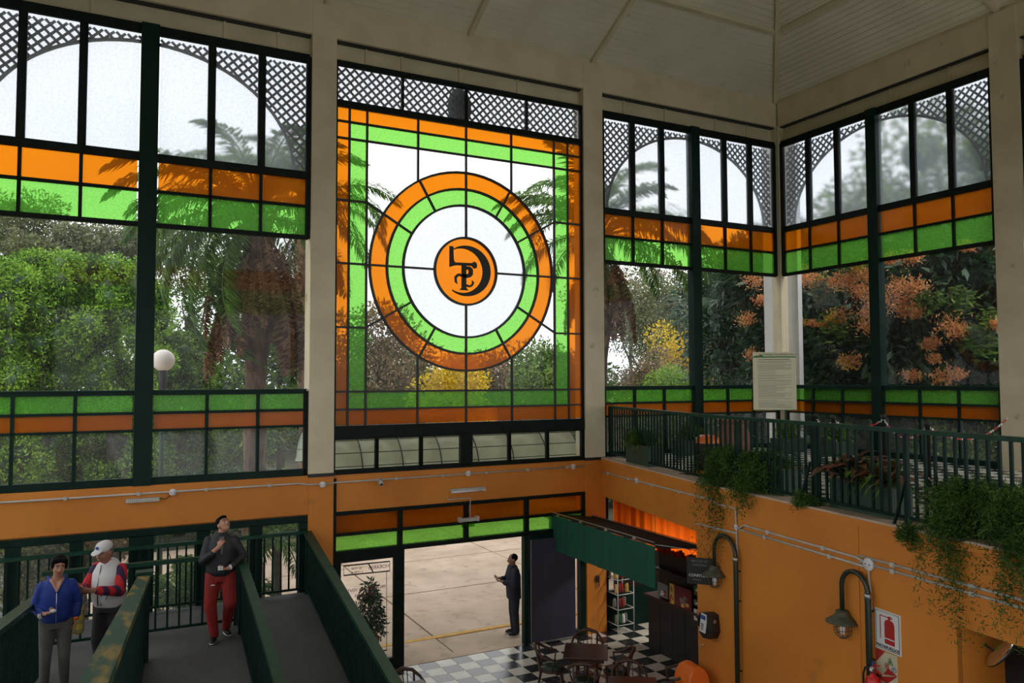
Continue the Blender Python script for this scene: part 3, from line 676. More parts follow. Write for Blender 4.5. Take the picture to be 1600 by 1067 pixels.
xm=lambda y:-12.79-.072*(-1.9-y); xlm=lambda y:-14.09-.078*(-2.4-y); xr=lambda y:-11.42-.056*(-y); xfl=lambda y:-15.22-.06*(-2.4-y)
slab('ramp_lane','ramp',[(xlm(-2.4)+.02,-2.4,RZ),(xm(-2.4),-2.4,RZ),(xm(-11),-11,rampz('M',-11)),(xlm(-11)+.02,-11,rampz('M',-11))],'grey ribbed middle ramp lane sloping down from the landing')
slab('ramp_lane','ramp',[(xfl(-2.4),-2.4,RZ),(xlm(-2.4)-.02,-2.4,RZ),(xlm(-16.7)-.02,-16.7,rampz('L',-16.7)),(xfl(-16.7),-16.7,rampz('L',-16.7))],'grey ramp lane climbing towards the camera under the woman in blue')
slab('ramp_lane','ramp',[(-12.78,-.1,RZ),(-11.42,-.1,RZ),(xr(-12),-12,rampz('R',-12)),(xm(-12)+.03,-12,rampz('R',-12))],'dark grey ramp lane descending on the right beside the long railing')
railing('railing','green railing along the glazing at the back of the ramps',[(-16.5,-.16,RZ),(-11.50,-.16,RZ)],1.03,.135,posts=(0,),group=None)
railing('railing','short green railing behind the old man in the white vest',[(-15.3,-1.36,RZ),(-12.80,-1.42,RZ),(-12.80,-1.9,RZ)],1.03,.155,posts=(1,))
railing('railing','green handrail beside the man in red trousers, running towards the camera',[(-12.80,-1.9,RZ),(xm(-5),-5,RZ-.13),(xm(-11),-11,RZ-.43)],1.05,.13,posts=(0,),tw=.11)
lmr=railing('railing','worn green and yellow handrail climbing beside the woman in blue',[(xlm(-2.45),-2.45,RZ+.0),(xlm(-12.2),-12.2,rampz('L',-12.2))],1.08,.11,top='worn',posts=(0,),tw=.15,th=.06,post_w=.13)
piece('post_cap','rail',(xlm(-2.45),-2.45,RZ+1.13),(.2,.18,.07),lmr)
railing('railing','green handrail left of the woman in blue at the picture edge',[(xfl(-2.4),-2.4,RZ),(xfl(-11.5),-11.5,rampz('L',-11.5))],1.0,.11,posts=(0,),tw=.14)
railing('railing','long dark green railing descending towards the entrance hall, right of the ramps',[(-11.47,-.2,RZ),(xr(-12),-12,rampz('R',-12))],1.03,.11,posts=(0,),tw=.13,top='rail')
for (a,b,k0,k1,lab) in (((xr(-.1),-.1),(xr(-12),-12),rampz('R',-.1),rampz('R',-12),'dark green side plate of the descending ramp'),((xm(-1.9)+.02,-1.9),(xm(-11)+.02,-11),RZ,RZ-.4,'dark green side plate between the middle and right ramp lanes'),((xlm(-2.4),-2.4),(xlm(-12),-12),RZ,rampz('L',-12),'dark green side plate under the worn handrail')):
    m=MB(); v=[(a[0]-.015,a[1],k0+.06),(b[0]-.015,b[1],k1+.06),(b[0]-.015,b[1],k1-.4),(a[0]-.015,a[1],k0-.3)]; v+=[(x+.03,y,z) for x,y,z in v]
    m.add(v,[(0,1,2,3),(7,6,5,4),(0,4,5,1),(1,5,6,2),(2,6,7,3),(3,7,4,0)]); S(m.build('side_plate','green'),lab)
for (x,y,z) in ((-12.8,-2.3,1.45),(-14.1,-2.3,1.45),(-15.2,-2.3,1.45),(-15.3,-1.2,1.45),(-12.8,-1.2,1.45),(-12.1,-6,.75),(-14.3,-6,1.9),(-15.4,-6,1.9)):
    pass
ug=S(empty('ramp_supports'),'steel props under the ramps')
for (x,y,z) in ((-12.8,-2.3,1.45),(-14.1,-2.3,1.45),(-15.2,-2.3,1.45),(-16.4,-.7,1.45),(-12.9,-.7,1.45),(-11.8,-5,.85),(-12.9,-5,.85),(-13.3,-6,1.2),(-14.4,-6,1.2),(-14.3,-10,2.4),(-15.5,-10,2.4),(-15.4,-6,1.9)):
    piece('prop','green',(x,y,z/2),(.08,.08,z),ug)
# gallery railing
gp=[(-5.12,-.12,ZF)]+[(GX[i][0]+.13,GX[i][1],ZF) for i in (1,2,3)]
gr_=railing('railing','dark green gallery railing above the orange wall',gp,1.05,.125,.03,top='rail',tw=.07,th=.05,posts=(0,))
for px,py in ((1245,780),(1392,820),(1170,765)):
    a=whit(1 if px<1365 else 2,px,py,0); i=1 if px<1365 else 2
    p=Vector(wp(i,a[0],ZF-.05,-.03)); q=Vector(wp(i,a[0]+.12,ZF+.55,-.13)); beam('brace','green',p,q,.04,.02,gr_)
for k in range(4):
    i=1 if k<2 else 2; p=wp(i,(.9,2.6,.6,2.6)[k],ZF+.5,-.13); piece('post','green',p,(.05,.05,1.0),gr_)
# ================================================================== WALL FITTINGS
def conduit(label,pts,r=.016,boxes=(),grp='grey conduits on the orange walls'):
    t=thing('conduit',label,'pipe',group=grp); tube('pipe','conduit',pts,r,t,8)
    P=[Vector(p) for p in pts]
    for a,b in zip(P[:-1],P[1:]):
        n=int((b-a).length/.9)
        for k in range(n):
            p=a+(b-a)*((k+.5)/n); piece('clip','conduit',p,(.05,.05,.05),t)
    return t
def jbox(label,p,nrm,r=.055):
    t=thing('junction_box',label,'junction box',p,math.atan2(nrm[1],nrm[0])+PI/2,'round junction boxes on the orange walls')
    m=MB(); m.lathe([(r,0),(r,.03),(r*.9,.04)],18); o=m.build('cover','white',t,True); o.rotation_euler=(R(90),0,0)
    for s in (-1,1):
        m=MB(); m.lathe([(.008,0),(.008,.006)],8); q=m.build('screw','ink',o); q.location=(s*.033,0,.04)
    return t
conduit('grey conduit along the orange band under the left glazed bay',[(-16.6,-.11,3.46),(-11.6,-.11,3.46),(-11.44,-.13,3.43),(-11.0,-.13,3.43)])
conduit('grey conduit above the entrance on the orange band',[(-11.0,-.07,3.43),(-10.3,-.07,3.43),(-5.72,-.07,3.44)])
jbox('round junction box on the orange band under the left bay',(float(ap(270,766,-.1)[0]),-.09,3.45),(0,-1))
jbox('round junction box on the orange column base between the two bays',(-11.2,-.11,3.42),(0,-1))
jbox('round junction box above the middle of the entrance',(float(ap(731,746,-.05)[0]),-.05,3.44),(0,-1))
jbox('round junction box high at the right end of the entrance band',(float(ap(895,735,-.05)[0]),-.05,3.44),(0,-1))
conduit('grey conduit high on the wall above the bar opening',[wp(0,0,3.30,.02),wp(0,2.0,3.33,.02),wp(0,L0,3.37,.02),wp(1,.45,3.37,.02),wp(1,.6,3.33,.02),wp(1,1.05,3.33,.02),wp(1,1.08,2.6,.02)])
jbox('round junction box on the wall above the green awning',wp(0,1.85,3.33,.0),wallrun(0)[3])
conduit('upper of the two grey conduits running between the wall lamps',[wp(1,1.1,3.04,.02),wp(1,1.25,3.12,.02),wp(1,3.4,3.12,.02),wp(1,3.6,3.08,.02)])
conduit('lower of the two grey conduits running between the wall lamps',[wp(1,1.1,3.04,.02),wp(1,3.6,3.04,.02),wp(1,3.62,2.55,.02)])
conduit('short grey conduit left of the near wall lamp pole top',[wp(1,.0,2.93,.02),wp(1,1.05,2.97,.02)])
conduit('upper of the two grey conduits right of the wall crease',[wp(2,.02,3.15,.02),wp(2,4,3.17,.02)])
conduit('lower of the two grey conduits right of the wall crease',[wp(2,.02,3.08,.02),wp(2,4,3.09,.02)])
jbox('round junction box where the conduits meet the wall crease',wp(1,3.6,3.08,.0),wallrun(1)[3],.075)
jbox('small junction box at the conduit corner by the hanging fern',wp(1,1.06,3.06,.0),wallrun(1)[3],.04)
# strip lamps and camera
t=thing('bulkhead_lamp','small grey ribbed lamp on the orange band under the left bay','lamp',(float(ap(223,775,-.1)[0]),-.08,3.36))
span('housing','conduit',(-.24,-.07,-.03),(.24,0,.03),t)
for k in range(16): piece('fin','signw',(-.22+k*.029,-.072,0),(.008,.01,.055),t)
tube('cable','ink',[(.24,-.03,.01),(.34,-.03,-.01),(.42,-.03,.06)],.006,t)
t=thing('strip_light','dusty tube light fitting above the entrance transom','lamp',(-8.4,-.05,3.12))
span('housing','conduit',(-.36,-.06,.0),(.36,0,.05),t); m=MB(); m.tube([(-.33,-.06,-.01),(.33,-.06,-.01)],.02,10); m.build('lamp_tube','bulb',t,True)
for s in (-1,1): piece('end_cap','wire',(s*.34,-.06,-.005),(.03,.05,.05),t)
tube('feed_pipe','conduit',[(-.42,-.03,-.09),(-.42,-.03,-.14),(.02,-.09,-.14),(.02,-.09,-.52)],.012,t)
t=thing('emergency_light','emergency light with glowing green face hanging over the entrance','lamp',(-8.42,-.14,2.58))
span('housing','conduit',(-.18,-.05,-.03),(.18,.05,.03),t)
m=MB(); m.box((-.13,-.01,-.14),(.13,.01,-.03)); o=m.build('panel','ggr',t)
for s in (-1,1): piece('end_cap','conduit',(s*.18,-.01,.01),(.04,.12,.09),t)
t=thing('security_camera','small beige security camera on the orange band over the door','camera',(float(ap(594,757,-.1)[0]),-.04,3.40))
span('mount','conduit',(-.04,-.05,-.02),(.04,0,.06),t); m=MB(); m.tube([(.0,-.05,.02),(-.02,-.2,-.03)],.04,12); m.build('camera_body','conduit',t,True); piece('lens','ink',(-.022,-.205,-.032),(.04,.012,.04),t)
# gooseneck lamps
def goose(label,i,s_pole,s_lamp,ztop,dz):
    a=wp(i,s_pole,0,.14); a=wp(i,s_pole,0,.075); t=thing('wall_lamp',label,'lamp',a,wrz(i),'caged gooseneck lamps on the orange wall')
    r=(s_pole-s_lamp)/2
    pts=[(0,0,0),(0,0,ztop-r)]+[(-r+r*math.cos(q),0,ztop-r+r*math.sin(q)) for q in np.linspace(.15,PI-.1,12)]+[(-2*r,0,ztop-r),(-2*r,0,ztop-dz)]
    tube('pole','post',pts,[.036]*2+[.03]*12+[.028,.028],t,10)
    m=MB(); m.lathe([(.043,0),(.043,.05)],12,(0,0,ztop-r-.05)); m.build('pole_collar','chrome',t,True)
    for z in (1.0,2.0,ztop-r-.2): piece('wall_bracket','post',(0,.045,z),(.03,.07,.02),t)
    h=MB(); h.lathe([(.03,0),(.075,-.01),(.085,-.05),(.10,-.07),(.19,-.13),(.195,-.145),(.18,-.14),(.09,-.09)],22,(-2*r,0,ztop-dz+.02),cap=False); h.build('hood','olive',t,True)
    m=MB(); m.ell((-2*r,0,ztop-dz-.20),(.035,.035,.085),12,8); m.build('bulb','bulb',t,True)
    c=-2*r; zc=ztop-dz-.12
    cage=empty('cage',parent=t)
    for k in range(8):
        q=k*PI/4; pts=[(c+.1*math.cos(q),.1*math.sin(q),zc)]+[(c+.1*math.cos(p)*math.cos(q),.1*math.cos(p)*math.sin(q),zc-.09-.11*math.sin(p)) for p in np.linspace(0,PI/2-.05,6)]
        tube('cage_wire','olive',pts,.004,cage,5)
    for z,rr in ((zc-.02,.1),(zc-.09,.101),(zc-.15,.085)):
        tube('cage_ring','olive',[(c+rr*math.cos(q),rr*math.sin(q),z) for q in np.linspace(0,2*PI,17)],.004,cage,5)
    return t
goose('caged gooseneck lamp on the orange wall beside the payphone',1,1.11,.57,2.90,.52)
goose('caged gooseneck lamp on the orange wall left of the extinguisher sign',1,3.63,3.22,2.96,.52)
# payphone
t=thing('payphone','dark payphone with pale keypad panel on the end of the orange wall','telephone',wp(1,.42,1.30,.0),wrz(1)); t.scale=(.86,.9,.86)
m=MB(); m.prism([(-.20,0),(-.20,.36),(.02,.42),(.16,.40),(.20,.12),(.12,-.02),(-.1,-.06)],0,-.16,lambda a,b,n:(a,n,b)); m.build('body','bar',t)
o=piece('keypad_panel','signw',(-.05,-.175,.22),(.17,.02,.32),t,(R(-8),0,0)); 
for a in range(3):
    for b in range(4): piece('key','ink',(-.09+a*.03,-.19-.008+b*.004,.11+b*.03),(.02,.012,.018),o.parent)
piece('display','bluei',(-.05,-.185,.32),(.13,.012,.07),t)
tube('handset','ink',[(-.2,-.12,.34),(-.235,-.16,.28),(-.235,-.16,.14),(-.2,-.12,.08)],[.028,.02,.02,.028],t,8)
tube('cord','chrome',[(-.22,-.13,.06),(-.27,-.12,-.10),(-.29,-.1,-.22),(-.25,-.1,-.30),(-.18,-.1,-.2)],.007,t,6)
piece('coin_lever','chrome',(.17,-.1,.3),(.04,.05,.06),t)
# extinguisher sign, ABC sign, extinguisher
sn=thing('extinguisher_sign','white sign with red extinguisher pictogram reading MATAFUEGOS','sign',wp(2,.41,2.38,.012),wrz(2))
span('plate','signw',(-.18,0,-.225),(.18,.012,.225),sn)
def sb(n,mn,a,b,c,d,par=sn,y=-.002): return span(n,mn,(a,y-.002,b),(c,y,d),par)
for a in ((-.165,-.21,.165,-.206),(-.165,.206,.165,.21),(-.165,-.21,-.161,.21),(.161,-.21,.165,.21)): sb('border_line','ink',*a)
m=MB(); m.prism([(-.04,-.14),(.10,-.14),(.10,.09),(.085,.12),(.05,.135),(.01,.135),(-.025,.12),(-.04,.09)],-.001,-.004,lambda a,b,n:(a,n,b)); m.build('pictogram','redink',sn)
sb('pictogram_band','signw',-.04,-.085,.10,-.073,y=-.006); sb('pictogram','redink',.012,.135,.045,.175); sb('pictogram','redink',.045,.15,.075,.16); sb('pictogram','redink',.045,.165,.07,.175)
sb('pictogram','redink',-.10,.155,.012,.165); sb('pictogram','redink',-.105,-.10,-.095,.165)
text('lettering','ink','MATAFUEGOS',.052,(0,-.004,-.182),sn)
ab=thing('extinguisher_class_sign','pale sign with red triangles and A B C class symbols','sign',wp(2,.38,1.92,.006),wrz(2))
span('plate','cream2',(-.15,0,-.22),(.15,.006,.22),ab)
def tri(nm,mn,pts,par=ab,y=-.004): m=MB(); m.prism(pts,-.001,y,lambda a,b,n:(a,n,b)); return m.build(nm,mn,par)
tri('triangle','redink',[(-.15,.22),(-.02,.22),(-.15,.07)]); tri('triangle','redink',[(-.15,-.10),(.15,.0),(.0,-.13)]); tri('triangle','redink',[(-.05,-.04),(.02,.05),(.15,.0)])
for p,q in (((.02,.10),(.05,.17)),((.05,.17),(.09,.10)),((.09,.10),(.02,.10))): beam('class_frame','greenink',(p[0],-.004,p[1]),(q[0],-.004,q[1]),.003,.006,ab)
text('lettering','greenink','A',.045,(.053,-.004,.122),ab); text('lettering','redink','B',.05,(.005,-.004,.065),ab); text('lettering','bluei','C',.045,(.105,-.004,.055),ab)
for p,q in (((-.02,.035),(.03,.035)),((.03,.035),(.03,.095)),((.03,.095),(-.02,.095)),((-.02,.095),(-.02,.035))): beam('class_frame','redink',(p[0],-.004,p[1]),(q[0],-.004,q[1]),.003,.005,ab)
tube('class_ring','bluei',[(.105+.03*math.cos(q),-.003,.055+.03*math.sin(q)) for q in np.linspace(0,2*PI,17)],.0025,ab,5)
ex=thing('fire_extinguisher','red fire extinguisher with black hose hanging below the class sign','extinguisher',wp(2,.28,1.36,.11),wrz(2))
m=MB(); m.lathe([(.08,0),(.088,.02),(.088,.42),(.07,.48),(.03,.51),(.03,.53)],20); m.build('cylinder','red',ex,True)
m=MB(); m.lathe([(.022,.53),(.022,.57),(.03,.575),(.03,.60)],12); m.build('valve','chrome',ex,True)
beam('handle','red',(.0,0,.60),(.13,-.02,.56),.022,.012,ex); beam('handle','red',(.0,0,.615),(.12,-.02,.65),.022,.012,ex)
m=MB(); m.lathe([(.012,.60),(.014,.66)],8); m.build('safety_tag','bluei',ex); piece('gauge','signw',(0,-.03,.57),(.03,.01,.03),ex)
tube('hose','ink',[(-.02,-.01,.58),(-.09,-.02,.57),(-.125,-.02,.48),(-.12,-.02,.25),(-.10,-.03,.1)],.011,ex,8)
m=MB(); m.lathe([(.0895,.22),(.0895,.38)],20,cap=False); m.build('printed_label','signw',ex,True); piece('wall_hook','ink',(0,.09,.5),(.05,.04,.03),ex)
# niche mirror
q=hit(1562,1020,(1,0,0),-6.55); t=thing('oval_mirror','oval framed mirror tilted on a black arm inside the niche','mirror',(float(q[0]),float(q[1]),float(q[2])),wrz(2))
m=MB(); m.ell((0,0,0),(.075,.012,.22),24,12); o=m.build('mirror_face','mirror',t,True); o.rotation_euler=(R(-20),R(38),R(-30))
m=MB(); m.ell((0,.012,0),(.083,.010,.232),24,12); o=m.build('frame','ink',t,True); o.rotation_euler=(R(-20),R(38),R(-30))
tube('arm','ink',[(-.38,.05,-.05),(-.33,.03,.02),(-.2,.03,.02),(-.05,.02,-.02)],.012,t,8); m=MB(); m.lathe([(.05,-.09),(.055,0),(.03,.03)],12,(-.39,.05,-.06)); m.build('wall_socket','ink',t,True)
piece('hanger','ink',(.02,.05,.25),(.03,.02,.5),t)
# ================================================================== BAR, AWNING, SCREEN
ct=thing('bar_counter','dark panelled bar counter under the gallery','counter',(-4.85,-2.4,0))
for k in range(8): span('panel','bar',(-.25,-1.5-.3+k*.36-.0,0),(-.22,-1.5-.3+k*.36+.35,1.0),ct)
span('carcass','bar',(-.22,-1.8,0),(.2,1.1,.98),ct); span('counter_top','wood',(-.30,-1.85,1.0),(.25,1.15,1.05),ct)
cu=thing('curtain','orange backlit curtain in the opening above the awning','curtain',(-5.0,-2.1,0))
def cloth(name,mn,path,z0,z1,par,fold=.03,n=120,fr=10,th=.006):
    a=Vector(path[0]);b=Vector(path[1]);d=b-a;nrm=Vector((-d.y,d.x)).normalized();m=MB();v=[]
    for side in (0,1):
        for i in range(n+1):
            s=i/n; off=fold*(math.sin(s*fr*2*PI)+.5*math.sin(s*fr*4.7*PI+1))+side*th; p=a+d*s+nrm*off
            v+=[(p.x,p.y,z0),(p.x,p.y,z1)]
    k=2*(n+1); f=[]
    for i in range(n): f+=[(2*i,2*i+2,2*i+3,2*i+1),(k+2*i,k+2*i+1,k+2*i+3,k+2*i+2)]
    m.add(v,f); return m.build(name,mn,par,True)
for k in range(3): cloth('curtain_panel','curtain',((.0-.03*k,2.1-k*1.45),(.0-.03*k,2.1-(k+1)*1.42)),1.9,2.80,cu,.035,90,4)
tube('curtain_rod','ink',[(0,2.1,2.79),(0,-2.3,2.79)],.012,cu)
aw=thing('awning','dark green cloth awning with open slatted top in front of the bar','awning',(-5.9,-1.6,2.45))
Y0,Y1=.12+1.6,-3.36+1.6
cloth('valance','awn',((-.60,Y0),(-.60,Y1)),-.66,.03,aw,.010,100,7)
for k in range(26):
    x=-.56+k*.035
    beam('roof_slat','ink',(x,Y0,.04-.0045*k),(x,Y1,.04-.0045*k),.012,.02,aw)
for x,z in ((-.60,.06),(.32,-.06)): beam('frame_bar','ink',(x,Y0,z),(x,Y1,z),.03,.03,aw)
beam('frame_bar','chrome',(-.615,Y0,.10),(-.615,Y1,.10),.012,.012,aw); beam('frame_bar','chrome',(.33,Y0,-.03),(.33,Y1,-.03),.012,.012,aw)
for k in range(5):
    y=Y0+(Y1-Y0)*k/4; beam('cross_bar','ink',(-.6,y,.02),(.32,y,-.09),.03,.03,aw)
for k in range(4): piece('clamp','chrome',(-.62,Y0-.4-k*.85,.075),(.03,.08,.04),aw)
tube('stay_wire','chrome',[(-.6,Y1,.06),(.2,Y1-.55,-.05)],.006,aw,5)
# dark infill above the counter and hanging stock
bk=thing('display_case','dark display case with cards and packets above the bar counter','display',(-5.02,-2.45,1.05))
span('back_board','bar',(.05,-.6,0),(.09,.95,1.0),bk); span('shelf','bar',(-.1,-.6,.52),(.09,.95,.55),bk); span('side_frame','ink',(-.1,-.62,0),(.09,-.58,1.05),bk)
def card(px0,py0,px1,py1,cols,label,name='snack_packet',cat='packet',X=-5.14,grp=None):
    a=bp(px0,py0,X);b=bp(px1,py1,X); y0,y1=a[1],b[1]; z0,z1=b[2],a[2]
    t=thing(name,label,cat,(X,float(y0+y1)/2,float(z0+z1)/2),0,grp); w_=abs(y1-y0)/2; h=abs(z1-z0)/2
    span('face',cols[0],(0,-w_,-h),(.03,w_,h),t)
    for k,c in enumerate(cols[1:]):
        for _ in range(3):
            u=random.uniform(-w_*.8,w_*.4);v=random.uniform(-h*.85,h*.5); span('printed_patch',c,(-.004-.001*k,u,v),(.0,u+w_*.4,v+h*.3),t)
    return t
card(1027,909,1043,936,['greyink','signw','redink'],'grey card on the bar display nearest the awning edge','display_card','card')
o=card(1046,911,1053,946,['yellow','redink','redink'],'narrow yellow card with red lettering on the bar display','display_card','card')
card(1055,914,1080,958,['maroon','redink','yellow','greyink'],'large dark red poster on the bar display','poster','poster')
card(1084,914,1098,934,['greenink','yellow','redink','signw'],'green and yellow snack packet at the right end of the display')
card(1084,936,1098,950,['greyink','signw','greenink'],'grey-green packet below the green and yellow one')
card(1084,951,1099,974,['signw','redink','ink'],'white card with red drawing above the payphone','display_card','card')
sg=thing('hanging_sign','black hanging sign reading CONFITERIA beside the wall lamp','sign',tuple(map(float,bp(1093,892,-6.42))),R(-48))
span('plate','ink',(-.19,-.01,-.2),(.19,.01,.2),sg); text('lettering','signw','CONFITERIA',.058,(0,-.012,-.07),sg); text('lettering','greyink','restaurant',.032,(-.04,-.012,-.13),sg)
text('lettering','greyink','SERVICIO DE',.045,(0,-.012,.15),sg); text('lettering','greyink','CAFETERIA',.045,(0,-.012,.09),sg)
tube('hanger_wire','ink',[(-.15,0,.2),(.05,0,.42),(.15,0,.2)],.004,sg,5)
rk=thing('wire_rack','white wire rack with shelves of snack packets by the orange column base','rack',(-4.98,-.22,0))
for x in (-.2,.2):
    for y in (-.2,.2): tube('upright','wire',[(x,y,0),(x,y,1.42)],.010,rk,6)
for z in (.18,.5,.8,1.1,1.38):
    for (a,b) in (((-.2,-.2),(.2,-.2)),((.2,-.2),(.2,.2)),((.2,.2),(-.2,.2)),((-.2,.2),(-.2,-.2))): tube('shelf_rim','wire',[(a[0],a[1],z),(b[0],b[1],z)],.009,rk,6)
    span('shelf_mesh','dusty',(-.2,-.2,z-.012),(.2,.2,z-.006),rk)
cols=[['greyink','signw','greenink'],['maroon','greyink','redink'],['redink','maroon','yellow'],['yellow','redink','greenink']]
names=['lowest','second lowest','second highest','highest']
for i,z in enumerate((.18,.5,.8,1.1)):
    for k in range(4):
        c=cols[i][(k*2+i)%3]; t=thing('snack_packet',f"{ {'greyink':'grey','signw':'white','greenink':'green','maroon':'maroon','redink':'red','yellow':'yellow'}[c]} snack packet, {('leftmost','second from left','third from left','rightmost')[k]} on the {names[i]} shelf of the wire rack",'packet',(-4.98-.13+.085*k,-.22+random.uniform(-.06,.04),z),random.uniform(-.3,.3),'snack packets on the wire rack')
        m=MB(); m.loft([(0,0,.0,.032,.045),(0,0,.02,.036,.05),(0,0,.12,.036,.045),(0,0,.18,.034,.008)],8); m.build('packet',c,t,True)
sc=thing('folding_screen','navy cloth screen standing in front of the right entrance leaf','screen',(-6.5,-.16,0))
cloth('cloth_panel','navy',((-.55,0),(.0,-.01)),.06,2.06,sc,.003,40,1,.02); cloth('cloth_panel','navy',((.0,-.01),(.44,-.03)),.06,2.04,sc,.003,40,1,.02)
for x in (-.56,0,.45): piece('frame_post','chrome',(x,.02,1.03),(.02,.02,2.06),sc)
span('foot_rail','chrome',(-.56,-.03,.03),(.45,-.005,.06),sc)
t=thing('notice_board','red edged white notice behind the navy screen by the door','sign',(-5.80,-.12,1.83))
span('plate','signw',(-.1,0,-.13),(.36,.01,.14),t); span('red_border','redink',(-.12,-.004,-.20),(.38,0,-.12),t); span('red_border','redink',(-.12,-.004,-.2),(-.095,0,.16),t)
for k in range(4): span('printed_line','greyink',(-.06,-.004,.09-k*.045),(.30,0,.10-k*.045),t)
t=thing('wall_telephone_hook','dark bunch of keys hanging on the orange column base','keys',(-5.48,-.13,1.05)); m=MB(); m.ell((0,0,.06),(.05,.02,.08),10,8); m.build('key_ring','ink',t,True); piece('key','chrome',(.0,-.01,-.08),(.015,.006,.14),t); piece('key','ink',(.03,-.01,-.04),(.015,.006,.12),t)
# ================================================================== TABLES AND CHAIRS
def chair(label,x,y,rz,grp='dark bentwood café chairs'):
    t=thing('bentwood_chair',label,'chair',(x,y,0),rz,grp)
    m=MB(); m.lathe([(.0,.445),(.18,.45),(.2,.46),(.19,.48),(.1,.49),(.0,.49)],20,cap=False); m.build('seat_cushion','seat',t,True)
    m=MB(); m.lathe([(.19,.42),(.215,.425),(.215,.455),(.19,.46)],20,cap=False); m.build('seat_ring','wood',t,True)
    for a,b in ((-.17,-.15),(.17,-.15)): tube('leg','wood',[(a,b,.43),(a*1.15,b*1.2,0)],[.02,.014],t,8)
    for s in (-1,1): tube('leg','wood',[(s*.17,.26,0),(s*.16,.18,.42),(s*.17,.25,.80)],[.015,.02,.016],t,8)
    tube('back_rail','wood',[(-.25,-.06,.66),(-.265,.05,.67),(-.24,.17,.72),(-.15,.26,.80),(0,.295,.83),(.15,.26,.80),(.24,.17,.72),(.265,.05,.67),(.25,-.06,.66)],[.016,.02,.022,.028,.032,.028,.022,.02,.016],t,8)
    for s in (-1,1): tube('arm_support','wood',[(s*.25,-.05,.66),(s*.235,-.03,.55),(s*.2,-.03,.44)],.013,t,8)
    for s in (-.07,0,.07): tube('spindle','wood',[(s,.19,.45),(s,.285,.81)],.008,t,6)
    tube('stretcher','wood',[(.16*math.cos(q),.02+.16*math.sin(q),.2) for q in np.linspace(0,2*PI,17)],.010,t,6)
    return t
def table(label,x,y,rz,w=.72,mn='wood'):
    t=thing('cafe_table',label,'table',(x,y,0),rz,'square wooden café tables')
    m=MB(); m.box((-w/2,-w/2,.725),(w/2,w/2,.755)); o=m.build('table_top',mn,t); bv=o.modifiers.new('b','BEVEL'); bv.width=.008; bv.segments=2
    span('apron','wood',(-w/2+.06,-w/2+.06,.66),(w/2-.06,w/2-.06,.724),t)
    m=MB(); m.lathe([(.035,.06),(.035,.3),(.05,.35),(.035,.4),(.035,.66)],14); m.build('pedestal','wood',t,True)
    for k in range(4):
        q=k*PI/2+PI/4; tube('foot','wood',[(.03*math.cos(q),.03*math.sin(q),.1),(.2*math.cos(q),.2*math.sin(q),.05),(.3*math.cos(q),.3*math.sin(q),.02)],[.03,.025,.02],t,8)
    return t
a0=R(-35); tx,ty=-7.46,-2.73
table('square wooden table on the chequered floor in front of the awning',tx,ty,a0)
for k,(q,lab,d) in enumerate(((180-35,'chair on the left side of the table by the awning',.56),(90-35,'chair behind the table by the awning, nearest the wire rack',.58),(-35,'chair on the right side of the table by the awning',.5),(-90-35-0,'chair on the near side of the table by the awning',.52))):
    x=tx+d*math.cos(R(q));y=ty+d*math.sin(R(q)); chair('dark bentwood '+lab,x,y,R(q)-PI/2)
q=zp(990,1072,.75); table('wooden table cut by the bottom edge of the picture beside the counter',float(q[0]),float(q[1]),R(-32))
chair('dark bentwood chair behind the bottom edge table beside the counter',float(q[0])+.28,float(q[1])+.48,R(-30))
q=zp(1035,1072,.45); chair('dark bentwood chair cut off at the bottom edge near the orange bin',float(q[0])+.1,float(q[1])-.1,R(-120))
q=zp(640,1083,.75); table('pale topped wooden table at the foot of the long railing by the door',float(q[0]),float(q[1]),R(5),.75,'wood')
q=zp(630,1049,.8); chair('dark bentwood chair under the glass entrance leaf by the long railing',float(q[0]),float(q[1])-.25,R(0))
# swing bin
t=thing('litter_bin','orange plastic litter bin with swing lid at the foot of the orange wall','bin',wp(1,.35,0,.36),wrz(1))
m=MB(); m.frus([(0,.15,.13),(.62,.20,.17)]); m.build('body','orplastic',t)
m=MB(); m.frus([(.62,.215,.185),(.66,.215,.185),(.76,.205,.165),(.84,.19,.12),(.88,.17,.07),(.89,.15,.04)]); o=m.build('lid','orplastic',t); bv=o.modifiers.new('b','BEVEL'); bv.width=.03; bv.segments=3
o=piece('flap','orplastic',(0,-.155,.755),(.30,.012,.15),t,(R(-28),0,0))
# ================================================================== TERRACE THINGS
def rnd(n,s=1.): return rng.normal(size=(n,3))*s
def fern(par,c,n,spread,length,hang,mn='fern',name='foliage'):
    """arching feathery stems with thousands of tiny leaves"""
    P=[];D=[]
    for k in range(n):
        az=rng.uniform(0,2*PI); out=rng.uniform(.3,1)*spread; l=length*rng.uniform(.5,1.2); drop=hang*rng.uniform(.2,1.2)
        b=np.array(c)+np.array([rng.uniform(-.25,.25)*spread*1.5,rng.uniform(-.25,.25)*spread*1.5,0])
        s=np.linspace(0,1,26)[:,None]; d=np.array([math.cos(az),math.sin(az),0])
        p=b+d*out*s+np.array([0,0,1])*(l*.5*np.sin(s*PI*.7)-drop*s**2.2)
        for _ in range(8): P.append(p+rnd(26,.03))
    P=np.concatenate(P); N=len(P); V=unit(rnd(N))*rng.uniform(.03,.075,(N,1)); U=unit(np.cross(V,rnd(N)))*.0055
    return quads(name,P,U,V,mn,par,kind='stuff')
